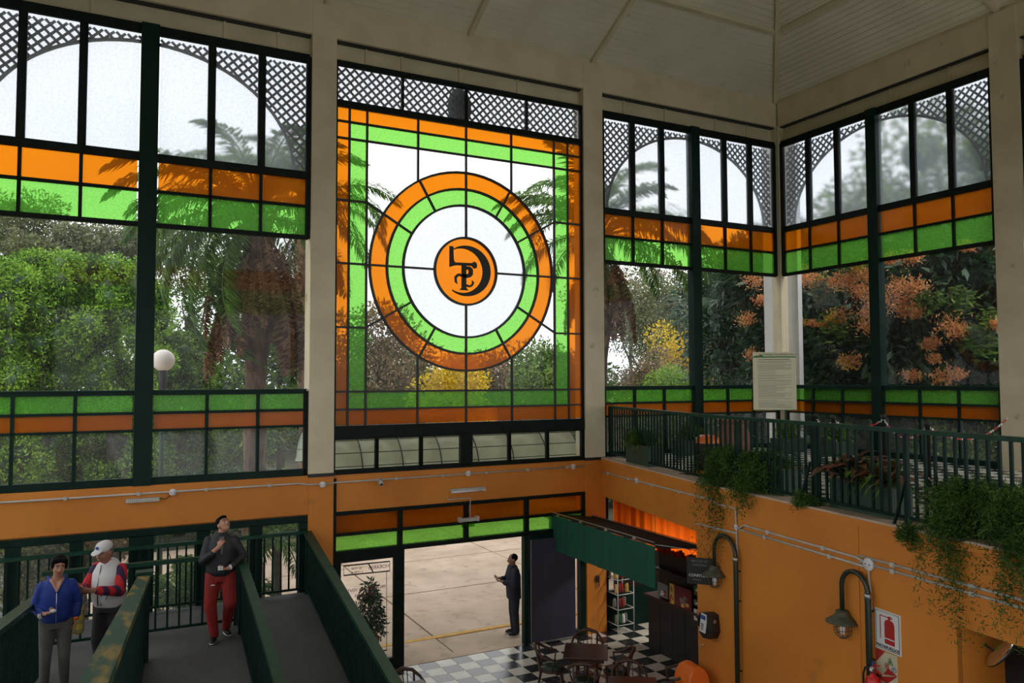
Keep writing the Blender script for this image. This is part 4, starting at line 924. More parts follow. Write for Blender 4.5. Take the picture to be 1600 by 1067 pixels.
def straps(par,c,n,l,w,droop,mn,name='leaf',arch=.5,up=.8):
    """broad arching leaves, each its own part"""
    vs=[]
    for v in range(4):
        m=MB(); k=7; pts=[]
        L_=l*random.uniform(.8,1.1)
        for i in range(k+1):
            s=i/k; x=L_*s*(.75); z=L_*(up*s-droop*s*s*1.2); ww=w*math.sin(PI*min(1,s*.9+.08))**.7
            pts.append((x,z,ww))
        V=[(x,-ww,z+.25*ww) for x,z,ww in pts]+[(x,0,z) for x,z,ww in pts]+[(x,ww,z+.25*ww) for x,z,ww in pts]
        f=[(i,i+1,k+2+i,k+1+i) for i in range(k)]+[(k+1+i,k+2+i,2*k+3+i,2*k+2+i) for i in range(k)]
        m.add(V,f); me=bpy.data.meshes.new(name); me.from_pydata(m.v,[],m.f); me.materials.append(M[mn]); vs.append(me)
        for p in me.polygons: p.use_smooth=True
    for i in range(n):
        o=bpy.data.objects.new(name,vs[i%4]); COL.objects.link(o); o.parent=par
        o.location=(c[0]+random.uniform(-1,1)*c[3],c[1]+random.uniform(-1,1)*c[4],c[2]); o.rotation_euler=(random.uniform(-.3,.3),random.uniform(-.5,.3),random.uniform(0,2*PI)); s=random.uniform(.7,1.2); o.scale=(s,s,s)
def planter(label,x,y,rz,w=.95,d=.32,h=.36):
    t=thing('planter_box',label,'planter',(x,y,ZF),rz,'planted boxes along the gallery railing')
    m=MB(); m.box((-w/2,-d/2,0),(w/2,d/2,h)); m.build('box','planter',t); span('soil','joint',(-w/2+.02,-d/2+.02,h-.02),(w/2-.02,d/2-.02,h+.01),t)
    span('rim','planter',(-w/2-.015,-d/2-.015,h-.05),(w/2+.015,-d/2,h),t); span('rim','planter',(-w/2-.015,d/2,h-.05),(w/2+.015,d/2+.015,h),t)
    return t
rzA=wrz(1)
t=planter('green planter box with low feathery plants beside the cream column',-5.33,-1.55,wrz(0),1.0); fern(t,(0,0,.36),40,.35,.5,.12,'fern'); straps(t,(0,0,.34,.4,.08),30,.3,.018,.7,'mid')
t=planter('green planter box with small leafy clumps left of the sign board brace',-5.93,-5.35,rzA,1.0); straps(t,(0,0,.36,.42,.08),60,.22,.05,.75,'mid'); fern(t,(-.2,0,.36),14,.3,.4,.3)
t=planter('green planter box with broad bronze and green arching leaves',-6.22,-7.25,wrz(1),1.0); straps(t,(0,0,.36,.42,.08),90,.50,.06,.75,'croton',up=1.15); straps(t,(.2,0,.34,.3,.08),70,.40,.014,.9,'mid'); straps(t,(0,0,.36,.4,.08),60,.48,.055,.7,'mid',up=1.2)
for (lab,i,s,n1,hg,sp) in (('hanging feathery fern trailing over the wall above the near payphone lamp',1,.55,110,.85,.42),('bushy fern in a box behind the gallery railing right of the hanging fern',1,1.35,120,.12,.42),('feathery fern mass trailing over the wall at the right picture edge',2,2.05,190,.65,.55),('feathery fern trailing beside the right picture edge, left clump',2,1.25,130,.75,.45)):
    t=thing('fern_pot',lab,'plant',wp(i,s,ZF,-.30),wrz(i),'trailing ferns on the gallery edge')
    m=MB(); m.frus([(0,.2,.12),(.3,.25,.15)]); m.build('pot','planter',t)
    fern(t,(0,-.05,.32),n1,sp,.55,.55,'fern'); fern(t,(0,-.25,.15),int(n1*.35),.32,.12,hg+.35,'fern','trailing_stems')
t=thing('fern_pot','small fern tuft growing out of the gallery kerb under the bronze planter','plant',wp(2,.75,3.5,.02),wrz(2)); fern(t,(0,-.02,.04),12,.15,.12,.28,'fern')
t=thing('fern_pot','small fern tuft on the kerb right of the first railing brace','plant',wp(1,2.55,3.58,-.05),wrz(1)); fern(t,(0,-.02,.04),14,.2,.2,.1,'fern')
for k,(x,y,lab) in enumerate(((-1.1,-1.2,'leafy green plants in a box near the corner column'),(-.7,-2.2,'leafy green plants in a box under the right glazing near the corner'),(-2.2,-.6,'leafy plants in a box under the back glazing behind the urn'),(-3.3,-.5,'leafy plants in a box left of the urn under the back glazing'))):
    t=thing('planter_box',lab,'planter',(x,y,ZF),0,'far planter boxes on the terrace'); span('box','planter',(-.35,-.18,0),(.35,.18,.32),t)
    straps(t,(0,0,.3,.3,.1),40,.4,.03,.6,'mid'); fern(t,(0,0,.4),18,.3,.5,.2,'mid')
t=thing('litter_bin','red plastic litter bin with domed lid and orange bag behind the gallery railing','bin',(-5.45,-3.47,ZF))
m=MB(); m.lathe([(.16,0),(.18,.02),(.215,.52)],20); m.build('body','red',t,True); m=MB(); m.lathe([(.225,.5),(.23,.56),(.20,.63),(.12,.675),(.02,.69)],20); m.build('lid','orplastic',t,True)
m=MB(); m.lathe([(.20,.08),(.222,.1),(.232,.50),(.236,.55)],20,cap=False); m.build('bag','ink',t,True); m=MB(); m.lathe([(.17,.0),(.20,.05),(.212,.26)],20,cap=False); m.build('bag_skirt','orplastic',t,True)
t=thing('urn','large terracotta urn with flared rim on the terrace','urn',(-3.80,-2.36,ZF)); m=MB(); m.lathe([(.18,0),(.28,.15),(.33,.38),(.29,.62),(.24,.74),(.27,.80),(.36,.84),(.35,.86),(.24,.82)],26); m.build('body','pot',t,True); m=MB(); m.lathe([(.335,.36),(.345,.39),(.335,.42)],26,cap=False); m.build('moulding','pot',t,True)
cps=[(-3.37,-3.98),(-3.18,-4.35),(-2.58,-4.74),(-3.3,-6.1)]; cps=[(float(zp(px,py,ZF)[0]),float(zp(px,py,ZF)[1])) for px,py in ((1277,736),(1304,742),(1383,739),(1452,765))]
for k,(x,y) in enumerate(cps):
    t=thing('chain_post',('leftmost','second','third','rightmost')[k]+' black post carrying the red and white plastic chain','post',(x,y,ZF),0,'black chain posts on the terrace')
    m=MB(); m.lathe([(.035,.03),(.035,.94),(.05,.95),(.05,.99),(.02,1.01)],12); m.build('shaft','ink',t,True); m=MB(); m.lathe([(.15,0),(.15,.03),(.05,.05)],16); m.build('foot','ink',t,True)
for k in range(4):
    a=cps[k]; b=cps[k+1] if k<3 else (-.25,-5.5)
    t=thing('plastic_chain','red and white plastic chain '+('between the first and second black posts','between the second and third black posts','between the third and rightmost black posts','from the rightmost post to the broad cream column')[k],'chain',(a[0],a[1],ZF+.93),0,'red and white chains on the terrace')
    d=Vector((b[0]-a[0],b[1]-a[1],0)); n=max(8,int(d.length/.055)); sag=min(.28,.1*d.length+.04)
    for i in range(n):
        s=(i+.5)/n; z=-4*sag*s*(1-s); o=piece('link','chainr' if (i//4)%2 else 'signw',(d.x*s,d.y*s,z),(.05,.028,.012),t,((PI/2)*(i%2),0,math.atan2(d.y,d.x)))
# sign board on the railing
q=Vector(gp[1])+(Vector(gp[2])-Vector(gp[1]))*.53; 
bd=thing('information_board','pale information board with green mountain emblem, fixed to the gallery railing','sign',(float(q.x),float(q.y),4.80),R(-32))
dd=(Vector((q.x,q.y,4.8))-Vector(CAM)).dot(Vector(_F)); bw_=66/FPX*dd/2; bh_=91/FPX*dd
span('plate','cream2',(-bw_,0,0),(bw_,.012,bh_),bd)
span('green_rule','greenink',(-bw_,-.002,bh_*.905),(bw_,0,bh_*.925),bd); span('green_rule','greenink',(-bw_,-.002,0),(bw_,0,.008),bd)
tri('mountain_emblem','greenink',[(-bw_*.98,bh_*.915),(-bw_*.85,bh_*.945),(-bw_*.75,bh_*.93),(-bw_*.62,bh_*.965),(-bw_*.5,bh_*.925),(-bw_*.5,bh_*.915)],bd); tri('sun_emblem','orplastic',[(-bw_*.78,bh_*.95),(-bw_*.68,bh_*.975),(-bw_*.62,bh_*.965),(-bw_*.72,bh_*.94)],bd,-.003)
text('lettering','greyink','COMPLEJO TELEFÉRICO SALTA',.038*bw_/.31,(bw_*.22,-.002,bh_*.955),bd)
text('lettering','ink','Normas de conducta para los usuarios de medios de elevación',.0175*bw_/.31,(0,-.002,bh_*.875),bd)
yy=.845; m=MB()
while yy>.04:
    l=random.choice((1,1,1,.55,.8)); m.box((-bw_*.78,-.002,bh_*yy),(-bw_*.78+bw_*1.56*l,0,bh_*yy+.0045)); yy-=.0165 if random.random()<.75 else .028
o=m.build('printed_lines','greyink',bd); o['kind']='stuff'
for s in (-.15,.15): span('bracket','ink',(s-.012,.012,-.18),(s+.012,.03,bh_*.6),bd)
# ================================================================== OUTSIDE
cn=S(empty('entrance_canopy',(-8.4,.26,3.50)),'curved pale canopy with black ribs outside above the entrance')
def carc(s): q=PI*s; return (1.05-1.05*math.cos(q),.80*math.sin(q))      # y,z across the vault
for k in range(7):
    x0=-2.75+k*5.5/7; x1=x0+5.5/7-.01; m=MB(); n=12; v=[]
    for i in range(n+1):
        y,z=carc(i/n*.97); v+=[(x0,y,z),(x1,y,z),(x1,y,z-.006),(x0,y,z-.006)]
    m.add(v,[(4*i+a,4*i+(a+1)%4,4*i+4+(a+1)%4,4*i+4+a) for i in range(n) for a in range(4)]); m.build('canopy_sheet','pale',cn,True)
for k in range(8):
    x=-2.75+k*5.5/7; tube('rib','lead',[(x,carc(i/16)[0],carc(i/16)[1]+.01) for i in range(16)],.014,cn,6)
for s in (.06,.16,.27,.38,.50,.62,.74,.86,.97):
    y,z=carc(s); beam('purlin_bar','lead',(-2.75,y,z+.005),(2.75,y,z+.005),.015,.015,cn)
for q in np.linspace(.12,.88,6):
    y,z=carc(q); beam('gable_spoke','lead',(2.76,1.05,0),(2.76,y,z),.015,.015,cn)
# ---- foliage builders
def blob_leaves(blobs,n,size,asp=.5,shell=.75,droop=0.,flat=0.):
    """blobs: (cx,cy,cz,rx,ry,rz); leaves lie near each blob's surface pointing outwards"""
    B_=np.array(blobs,float); w_=(B_[:,3]*B_[:,5]+B_[:,4]*B_[:,5]); k=rng.choice(len(B_),size=n,p=w_/w_.sum())
    d=unit(rng.normal(size=(n,3))); r=shell+(1.05-shell)*rng.random((n,1))**.6
    P=B_[k,:3]+d*B_[k,3:]*r
    V=unit(d*.8+rng.normal(size=(n,3))*.7+np.array([0,0,-droop])); V[:,2]*=(1-flat); V=unit(V)*size*rng.uniform(.6,1.3,(n,1))
    U=unit(np.cross(V,rng.normal(size=(n,3))))*size*asp*.5
    return P,U,V
def tree(name,label,cat,base,blobs,n,size,mn,trunk=None,bark='bark2',grp=None,asp=.5,shell=.75,droop=0.,limbs=6,core=None,extra=None):
    t=thing(name,label,cat,base,0,grp)
    P,U,V=blob_leaves(blobs,n,size,asp,shell,droop); quads('foliage',P,U,V,mn,t,kind='stuff')
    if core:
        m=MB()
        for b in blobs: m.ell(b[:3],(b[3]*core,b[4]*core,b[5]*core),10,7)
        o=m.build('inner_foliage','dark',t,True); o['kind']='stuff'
    if trunk:
        h,r=trunk; tube('trunk',bark,[(0,0,-.1),(r*.4,0,h*.35),(-r*.3,r*.2,h*.7),(0,0,h)],[r,r*.8,r*.65,r*.4],t,10)
        for i in range(limbs):
            b=blobs[int(rng.integers(len(blobs)))]; h0=h*rng.uniform(.45,.95); e=np.array(b[:3])
            mid=(np.array([0,0,h0])+e)/2+np.array([0,0,-.2]); tube('branch',bark,[(0,0,h0),tuple(mid),tuple(e)],[r*.4,r*.25,r*.1],t,6)
    return t
def crown(c,r,n,spread=.62,flat=.8):
    out=[]
    for i in range(n):
        d=rng.normal(size=3); d/=np.linalg.norm(d); q=rng.uniform(.25,1)*spread
        s=rng.uniform(.32,.5); out.append((c[0]+d[0]*r*q,c[1]+d[1]*r*q,c[2]+d[2]*r*q*flat,r*s,r*s,r*s*flat))
    return out
# rounded bright conifers beyond the left bay
def conifer(label,px,ytop,Y,wpx,n=34000,mn='thuja'):
    c=ap(px,ytop,Y); rr=wpx/2/FPX*((c-CAM)@_F); H=float(c[2]); bl=[]
    for i in range(110):
        z=rng.uniform(.05,1)**.8; az=rng.uniform(0,2*PI); rad=rr*(1-.0*z)*math.sqrt(max(.02,1-(max(0,z-.55)/.47)**2.2))*rng.uniform(.45,.92)
        s=rr*rng.uniform(.15,.30); bl.append((rad*math.cos(az),rad*math.sin(az)*.9,min(z*H,H-s*1.0),s,s,s*1.15))
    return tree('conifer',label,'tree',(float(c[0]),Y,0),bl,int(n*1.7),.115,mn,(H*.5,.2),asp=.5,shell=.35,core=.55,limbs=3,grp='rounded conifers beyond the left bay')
conifer('rounded bright green conifer at the left picture edge',-20,402,12.5,190,26000)
conifer('tall rounded bright green conifer left of the dark glazing post',85,394,14.5,190,34000)
conifer('rounded bright green conifer touching the left glazing post',182,402,13.5,170,30000)
conifer('smaller green conifer behind the globe lamp',285,520,15,120,16000,'mid')
def pine(label,px,py,Y,r,n=9000,mn='pine',sz=.22,cn_=9):
    c=ap(px,py,Y); bl=crown((0,0,float(c[2])),r,cn_,.9,.6)
    return tree('pine_tree',label,'tree',(float(c[0]),Y,0),bl,n,sz,mn,(float(c[2]),.22),asp=.35,shell=.3,limbs=7,grp='thin pines behind the conifers')
pine('thin grey green pine behind the conifers at the far left',35,352,26,3.6)
pine('thin grey green pine between the two left conifers',100,388,24,1.9,5000)
pine('thin grey green pine left of the dark glazing post',190,382,25,2.6,7000)
pine('thin pine behind the palm crown',300,420,28,3.6,7000,'mid')
# background woods
def wood(label,px,py,Y,r,mn,n=12000,sz=.26,flat=.9,grp='woods far behind the pavilion',nm='tree',bn=12):
    c=ap(px,py,Y); z=float(c[2]); bl=crown((0,0,z-r*.5),r,bn,.75,flat)+crown((0,0,max(1,z-r*1.6)),r,6,.8,.9)
    return tree(nm,label,'tree',(float(c[0]),Y,0),bl,n,sz,mn,(z*.8,.2),asp=.5,shell=.4,limbs=6,grp=grp)
wood('brownish autumn tree seen low left through the round window',590,520,30,4.2,'brownleaf',14000)
wood('green brown tree seen low in the round window behind the yellow one',660,560,34,4.4,'mid',12000)
wood('yellow flowering tree seen through the bottom of the round window',712,588,22,2.9,'yell',12000,.2)
wood('bare brownish tree behind the yellow one',790,545,33,4.5,'brownleaf',12000)
wood('green tree seen through the lower right of the round window',850,560,24,3.2,'mid',12000)
wood('grey brown thin tree behind the second palm',985,440,36,6.5,'brownleaf',15000)
wood('bare twiggy reddish shrub seen below the second palm',1015,560,20,2.3,'brownleaf',7000,.16)
wood('lime green shrub seen over the rail right of the second palm',1050,585,16,1.5,'lime',9000,.15)
wood('yellow green tree beside the middle post of the right bay',1062,520,22,2.6,'yell',9000,.18)
wood('green tree in the right bay behind the drooping frond',1110,480,26,4.6,'mid',18000)
wood('tall olive tree filling the sky behind the right bay',1035,440,30,5.2,'pine',16000)
wood('dark green tree behind the right bay corner',1175,500,22,4.2,'dark',14000,.3)
wood('dark tree behind the left palm',440,470,24,3.6,'mid',12000)
wood('dark green tree far behind the first palm',300,490,27,4.6,'mid',12000)
wood('leafy tree behind the left edge conifer',-60,470,22,5,'mid',9000)
for k,px in enumerate(range(-150,1250,175)):
    c=ap(px,590,40); wood(('first second third fourth fifth sixth seventh eighth'.split()[k])+' of the most distant trees on the horizon, from the left',px,575,42,5,'dark' if k%2 else 'mid',6000,.5)
def shrub(label,x,y,r,h,mn,n=7000,sz=.13):
    bl=[(rng.uniform(-r,r),rng.uniform(-.5,.5),rng.uniform(.2,.8)*h,r*.5,r*.45,h*.35) for _ in range(9)]
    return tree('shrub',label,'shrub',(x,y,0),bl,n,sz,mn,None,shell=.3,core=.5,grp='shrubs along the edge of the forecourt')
for k in range(11):
    x=-27+k*3.1; shrub(('first second third fourth fifth sixth seventh eighth ninth tenth eleventh'.split()[k])+' shrub from the left along the far forecourt edge',x,13.4+rng.uniform(-.4,.6),2.0,2.6,['mid','dark','thuja','brownleaf'][k%4] if k<9 else 'dark',9000)
# dark tree with orange blossom beyond the right glazing
def at(px,py,X): return bp(px,py,X)
def bloom_tree(label,X,cpx,cpy,r,n,mn='dark',sz=.34,nb=30):
    n=int(n*1.5)
    c=at(cpx,cpy,X); bl=[(float(q[0]),float(q[1]),float(q[2])) for q in ()]
    bl=crown((0,0,float(c[2])),r,nb,.95,.85)
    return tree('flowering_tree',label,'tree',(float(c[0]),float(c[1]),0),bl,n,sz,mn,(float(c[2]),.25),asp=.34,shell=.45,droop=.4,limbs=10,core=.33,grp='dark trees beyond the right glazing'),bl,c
bt1,bl1,c1=bloom_tree('dark broad leaved tree with orange blossom beyond the right glazing, beside the corner',5.0,1310,500,3.3,26000)
bt2,bl2,c2=bloom_tree('dark broad leaved tree beyond the right glazing, nearer the broad column',5.0,1490,510,3.1,26000)
bt3,bl3,c3=bloom_tree('taller dark tree rising behind the blossoming ones',9.0,1470,400,4.4,22000,'mid',.3)
bt4,bl4,c4=bloom_tree('dark tree filling the gap behind the corner column',8.0,1200,480,3.6,18000,'dark',.3)
bt5,bl5,c5=bloom_tree('low dark tree below the blossom at the foot of the right glazing',4.2,1400,640,2.2,16000,'dark',.28)
bt6,bl6,c6=bloom_tree('dark tree beyond the right picture edge',6.0,1680,480,3.8,14000,'dark',.3)
def blossom(par,X,spots,mn='blos'):
    pc=Vector(par.location)
    for px,py,w_ in spots:
        q=at(px,py,X); s=w_/FPX*((q-CAM)@_F)/2; w_=w_*.8; n=int(150+30*w_/10)
        P=rng.normal(size=(n,3))*np.array([s*.55,s*.55,s*.40])+q-np.array([pc.x,pc.y,0]); V=unit(rng.normal(size=(n,3))+np.array([0,0,.8]))*.10; U=unit(np.cross(V,rng.normal(size=(n,3))))*.018
        quads('blossom_cluster',P,U,V,mn,par)
blossom(bt1,1.5,[(1258,432,34),(1275,440,34),(1305,442,34),(1325,440,26),(1352,430,26),(1342,455,30),(1365,468,40),(1245,425,30),(1285,508,10),(1310,495,34),(1360,490,34),(1355,510,34),(1270,507,12),(1330,565,28),(1180,440,34),(1190,470,22),(1175,555,20),(1168,500,26)])
blossom(bt2,1.4,[(1405,450,46),(1432,450,34),(1408,475,42),(1392,405,22),(1425,402,28),(1418,485,30),(1485,512,44),(1500,520,24),(1455,538,24),(1460,562,16),(1425,588,20),(1475,590,34),(1495,585,20),(1560,508,20),(1510,385,20),(1430,490,20)])
blossom(bt1,1.5,[(1248,505,16),(1322,568,22),(1300,500,22),(1340,420,20)],'yell')
# brighter leaf sprays of the same trees
for par,spots in ((bt1,[(1310,510,60),(1340,400,50),(1285,450,40)]),(bt2,[(1545,508,50),(1530,535,50),(1500,470,40),(1450,470,40)])):
    for px,py,w_ in spots:
        q=at(px,py,1.6); s=w_/FPX*((q-CAM)@_F)/2; n=240; pc=par.location
        P=rng.normal(size=(n,3))*s*.45+q-np.array([pc.x,pc.y,0]); V=unit(rng.normal(size=(n,3))*np.array([1,1,.35]))*.2; U=unit(np.cross(V,rng.normal(size=(n,3))))*.03; quads('leaf_spray','lime',P,U,V,par) if False else quads('leaf_spray',P,U,V,'mid',par)
for k,(px,lab) in enumerate(((1300,'first'),(1380,'second'),(1450,'third'),(1530,'fourth'))):
    q=zp(px,700,2.2); pass
for k in range(5):
    shrub(('first second third fourth fifth'.split()[k])+' dark shrub beyond the right glazing counted from the corner',2.6,1.0-k*2.2,1.2,3.9,'dark' if k%2 else 'mid',9000,.14)
for k,(x,y) in enumerate(((3.2,3.6),(5.4,3.4),(1.2,4.6),(7.0,1.0))): shrub('tall dark shrub outside the corner of the pavilion, '+('nearest','farther','left hand','right hand')[k]+' one',x,y,1.5,5.0,'dark' if k!=2 else 'mid',10000,.18)
# ---- palms
FR={}
def frond_mesh(v,length,droop,mn,leaf=.55,n=58,narrow=1.,tag_=''):
    key=(v,mn,length,tag_)
    if key in FR: return FR[key]
    r_=np.random.default_rng(100+v); s=np.linspace(0,1,24); ang=np.radians(18)-droop*s**1.3
    dx=np.cumsum(np.cos(ang))*length/24; dz=np.cumsum(np.sin(ang))*length/24; path=np.c_[dx,np.zeros(24),dz]
    m=MB(); m.tube([tuple(p) for p in path],list(.035*(1-s)+.006),5)
    for side in (-1,1):
        for i in range(n):
            for rep in range(2):
                t=.12+.86*(i+r_.random()*.8)/n; j=int(t*23); p=path[j]+(path[min(23,j+1)]-path[j])*(t*23-j)
                tn=path[min(23,j+1)]-path[j-1]; tn/=np.linalg.norm(tn)
                l=leaf*math.sin(PI*(.12+t*.86))**.6*r_.uniform(.75,1.15)*narrow
                d=np.array([0,side*r_.uniform(.55,.9),0])+tn*r_.uniform(.3,.7)+np.array([0,0,r_.uniform(-.25,.5)]); d/=np.linalg.norm(d)
                q1=p+d*l*.5; q2=p+d*l*.8+np.array([0,0,-l*.5*r_.uniform(.5,1.2)]); w_=np.cross(d,[0,0,1]); w_=w_/max(1e-6,np.linalg.norm(w_))*.022
                k=len(m.v); m.v+=[tuple(p),tuple(q1+w_),tuple(q1-w_),tuple(q2)]; m.f+=[(k,k+1,k+2),(k+1,k+3,k+2)]
    me=bpy.data.meshes.new('frond_mesh'); me.from_pydata(m.v,[],m.f); me.materials.append(M[mn]); FR[key]=me; return me
def palm(label,base,h,r,fronds,dead,lean=(0,0),trunk_r=.2):
    t=thing('palm_tree',label,'palm',base,0,'queen palms beyond the back glazing'); top=np.array([lean[0],lean[1],h])
    k=14; pts=[(lean[0]*(i/k)**1.5,lean[1]*(i/k)**1.5,h*i/k-.1*(i==0)) for i in range(k+1)]
    tube('trunk','bark',pts,[trunk_r*(1.25 if i==0 else 1+.12*math.sin(i*2.1)+(.0 if i<k-4 else .28)) for i in range(k+1)],t,12)
    for i in range(26):                       # stubs of old leaf bases under the crown
        z=h-.1-i*.075*1.6; a=i*2.4; f=z/h; c=np.array([lean[0]*f**1.5,lean[1]*f**1.5,z]); d=np.array([math.cos(a),math.sin(a),0])
        m=MB(); p0=c+d*trunk_r*.8; m.tube([tuple(p0),tuple(p0+d*.12+np.array([0,0,.22])),tuple(p0+d*.24+np.array([0,0,.5]))],[.11,.075,.02],6); m.build('leaf_base','bark',t,True)
    for i,(az,el,sc,v) in enumerate(fronds):
        o=bpy.data.objects.new('frond',frond_mesh(v,3.4,R(95),'palm')); COL.objects.link(o); o.parent=t; o.location=tuple(top+np.array([0,0,.1])); o.rotation_euler=(rng.uniform(-.2,.2),R(-el),R(az)); o.scale=(sc,sc,sc)
    for i,(az,z,sc,v) in enumerate(dead):
        o=bpy.data.objects.new('dead_frond',frond_mesh(v,2.6,R(38),'dead',.42,60,.8)); COL.objects.link(o); o.parent=t; f=(h-z)/h
        o.location=(lean[0]*f+math.cos(R(az))*trunk_r,lean[1]*f+math.sin(R(az))*trunk_r,h-z); o.rotation_euler=(0,R(72),R(az)); o.scale=(sc,sc,sc)
    return t
c=ap(398,640,4.2); top=ap(405,345,4.2)
rf=lambda n,lo,hi,s0=.8,s1=1.1,j=0: [((i*360/n+rng.uniform(-15,15)+j)%360,rng.uniform(lo,hi),rng.uniform(s0,s1),i%4) for i in range(n)]
palm('tall queen palm with brown dead skirt beyond the left bay',(float(c[0]),4.2,0),float(top[2]),0,rf(9,20,65)+rf(9,-25,15,.85,1.05,20)+[(190,-10,1.0,1),(215,5,1.0,2),(170,-25,.95,3),(200,-62,1.1,1),(172,-70,1.15,2),(222,-52,1.0,3),(186,-48,1.1,0),(200,20,1.1,0),(180,35,1.1,1),(230,-20,1.,2),(160,10,1.,3)],
     [(a,rng.uniform(.2,1.3),rng.uniform(.7,1.05),i%3) for i,a in enumerate(range(0,360,15))]+[(350,1.2,.9,1),(10,.9,.95,2),(330,1.5,.9,0),(300,1.2,.9,1),(20,1.6,.8,2)],lean=(float(top[0]-c[0]),.1),trunk_r=.24)
c=ap(938,620,3.6); top=ap(925,375,3.6)
palm('queen palm behind the right column of the round window',(float(c[0]),3.6,0),float(top[2]),0,rf(9,25,65)+rf(8,-15,18,.8,1.05,10)+[(-8,14,1.3,1),(6,24,1.35,2),(-25,0,1.1,3),(-40,-20,1.1,1),(200,10,1.0,0),(185,25,1.0,1),(20,-5,1.1,0)],
     [(a,rng.uniform(.1,.9),rng.uniform(.6,.9),i%3) for i,a in enumerate(range(0,360,30))]+[(340,.5,.9,1),(10,.8,.8,2)],trunk_r=.2)
c=ap(480,420,8.5); top=ap(500,330,8.5)
palm('farther queen palm seen through the upper left of the round window',(float(c[0]),8.5,0),float(top[2]),0,rf(16,-10,60,.85,1.1),[(a,.5,.8,i%3) for i,a in enumerate(range(0,360,60))],trunk_r=.2)
# low fan palm and grey stem behind the ramp glazing
t=thing('young_palm','young arching palm in front of the lower glazing behind the red trousered man','plant',(float(ap(300,960,1.3)[0]),1.5,0))
for i in range(16):
    o=bpy.data.objects.new('frond',frond_mesh(i%4,1.9,R(80),'palm',.42,34,1,'s')); COL.objects.link(o); o.parent=t; o.location=(0,0,.9); o.rotation_euler=(0,R(-rng.uniform(0,70)),R(i*23)); o.scale=(.9,.9,.9)
tube('trunk','bark2',[(0,0,0),(0,0,1.0)],[.16,.13],t)
t=thing('young_palm','young arching palm beyond the lower glazing at the right end of the landing','plant',(float(ap(436,850,2.4)[0]),2.6,0))
for i in range(12):
    o=bpy.data.objects.new('frond',frond_mesh(i%4,1.9,R(80),'palm',.42,34,1,'s')); COL.objects.link(o); o.parent=t; o.location=(0,0,1.9); o.rotation_euler=(0,R(-rng.uniform(-30,60)),R(i*31)); o.scale=(.75,)*3
tube('trunk','bark2',[(0,0,0),(0,0,1.9)],[.12,.09],t)
c=ap(60,900,2.2); bl=crown((0,0,1.9),1.1,7,.9,.9); tree('shrub','thin twiggy shrub beyond the lower glazing at the left','shrub',(float(c[0]),2.4,0),bl,4500,.10,'pine',(1.7,.06),shell=.1,limbs=9)
c=ap(135,880,3); tree('shrub','thin twiggy shrub beyond the lower glazing behind the white capped man','shrub',(float(c[0]),3.2,0),crown((0,0,1.9),1.0,7,.9,.9),3500,.10,'brownleaf',(1.7,.06),shell=.1,limbs=9)
# parked car glimpse low left
ca=thing('car','pale blue grey parked car glimpsed through the lower left glazing','car',(float(ap(28,945,6)[0])-1.,5.2,0),R(8))
m=MB(); m.prism([(-2,.3),(2,.3),(2.05,.7),(1.9,.85),(1.2,.92),(.6,1.38),(-1.1,1.4),(-1.75,.95),(-2.05,.85)],-.82,.82,lambda a,b,n:(a,n,b)); o=m.build('body','bluegrey' if 'bluegrey' in M else 'white',ca); bv=o.modifiers.new('b','BEVEL'); bv.width=.06; bv.segments=3
m=MB(); m.prism([(-1.55,.95),(1.05,.93),(.55,1.32),(-1.05,1.34)],-.83,.83,lambda a,b,n:(a,n,b)); m.build('window_glass','ink',ca)
for x in (-1.25,1.3):
    for y in (-.8,.62): 
        m=MB(); m.lathe([(.2,0),(.31,.01),(.32,.17),(.2,.18)],20); o=m.build('wheel','ink',ca,True); o.rotation_euler=(R(-90),0,0); o.location=(x,y,.32)
# globe lamp
q=ap(255,563,6.5); g=thing('globe_lamp','white globe street lamp on a green pole beyond the left bay','lamp',(float(q[0]),6.5,0)); rr=17/FPX*float((q-CAM)@_F)
m=MB(); m.ell((0,0,float(q[2])),(rr,rr,rr),24,16); m.build('globe','globe',g,True)
tube('neck','ink',[(0,0,float(q[2])-rr-.45),(0,0,float(q[2])-rr*.9)],[.085,.10],g,12); tube('pole','rail',[(0,0,0),(0,0,float(q[2])-rr-.45)],[.07,.05],g,12); m=MB(); m.lathe([(.16,0),(.16,.03),(.08,.1)],14); m.build('foot','rail',g,True)
# far tower
q=ap(466,420,45); tw=thing('apartment_building','pale blue glass tower far behind the first palm','building',(float(q[0])+.6,46,0))
zt_=float(ap(466,372,45)[2]); 
for k in range(8):
    for j in range(3): span('window','bluegrey' if 'bluegrey' in M else 'white',(-1.4+j*.95,-1.02,zt_-1.2-k*1.2),(-.6+j*.95,-.98,zt_-.4-k*1.2),tw)
span('wall','white',(-1.5,-1,0),(1.5,2,zt_),tw)
# potted tree inside by the door
q=zp(583,1030,.0); t=thing('potted_tree','dark potted ficus standing behind the glass entrance leaf','plant',(float(ap(583,950,.5)[0]),.75,0))
m=MB(); m.lathe([(.16,0),(.2,.35),(.22,.36),(.2,.34)],18); m.build('pot','pot',t,True); tube('trunk','bark2',[(0,0,.3),(.03,0,.8),(0,0,1.3)],[.02,.018,.01],t)
P,U,V=blob_leaves([(0,0,.85,.27,.25,.45),(.12,0,.62,.2,.2,.33),(.0,0,1.22,.15,.15,.22)],1500,.09,.45,.3,.6); quads('foliage',P,U,V,'dark',t,kind='stuff')
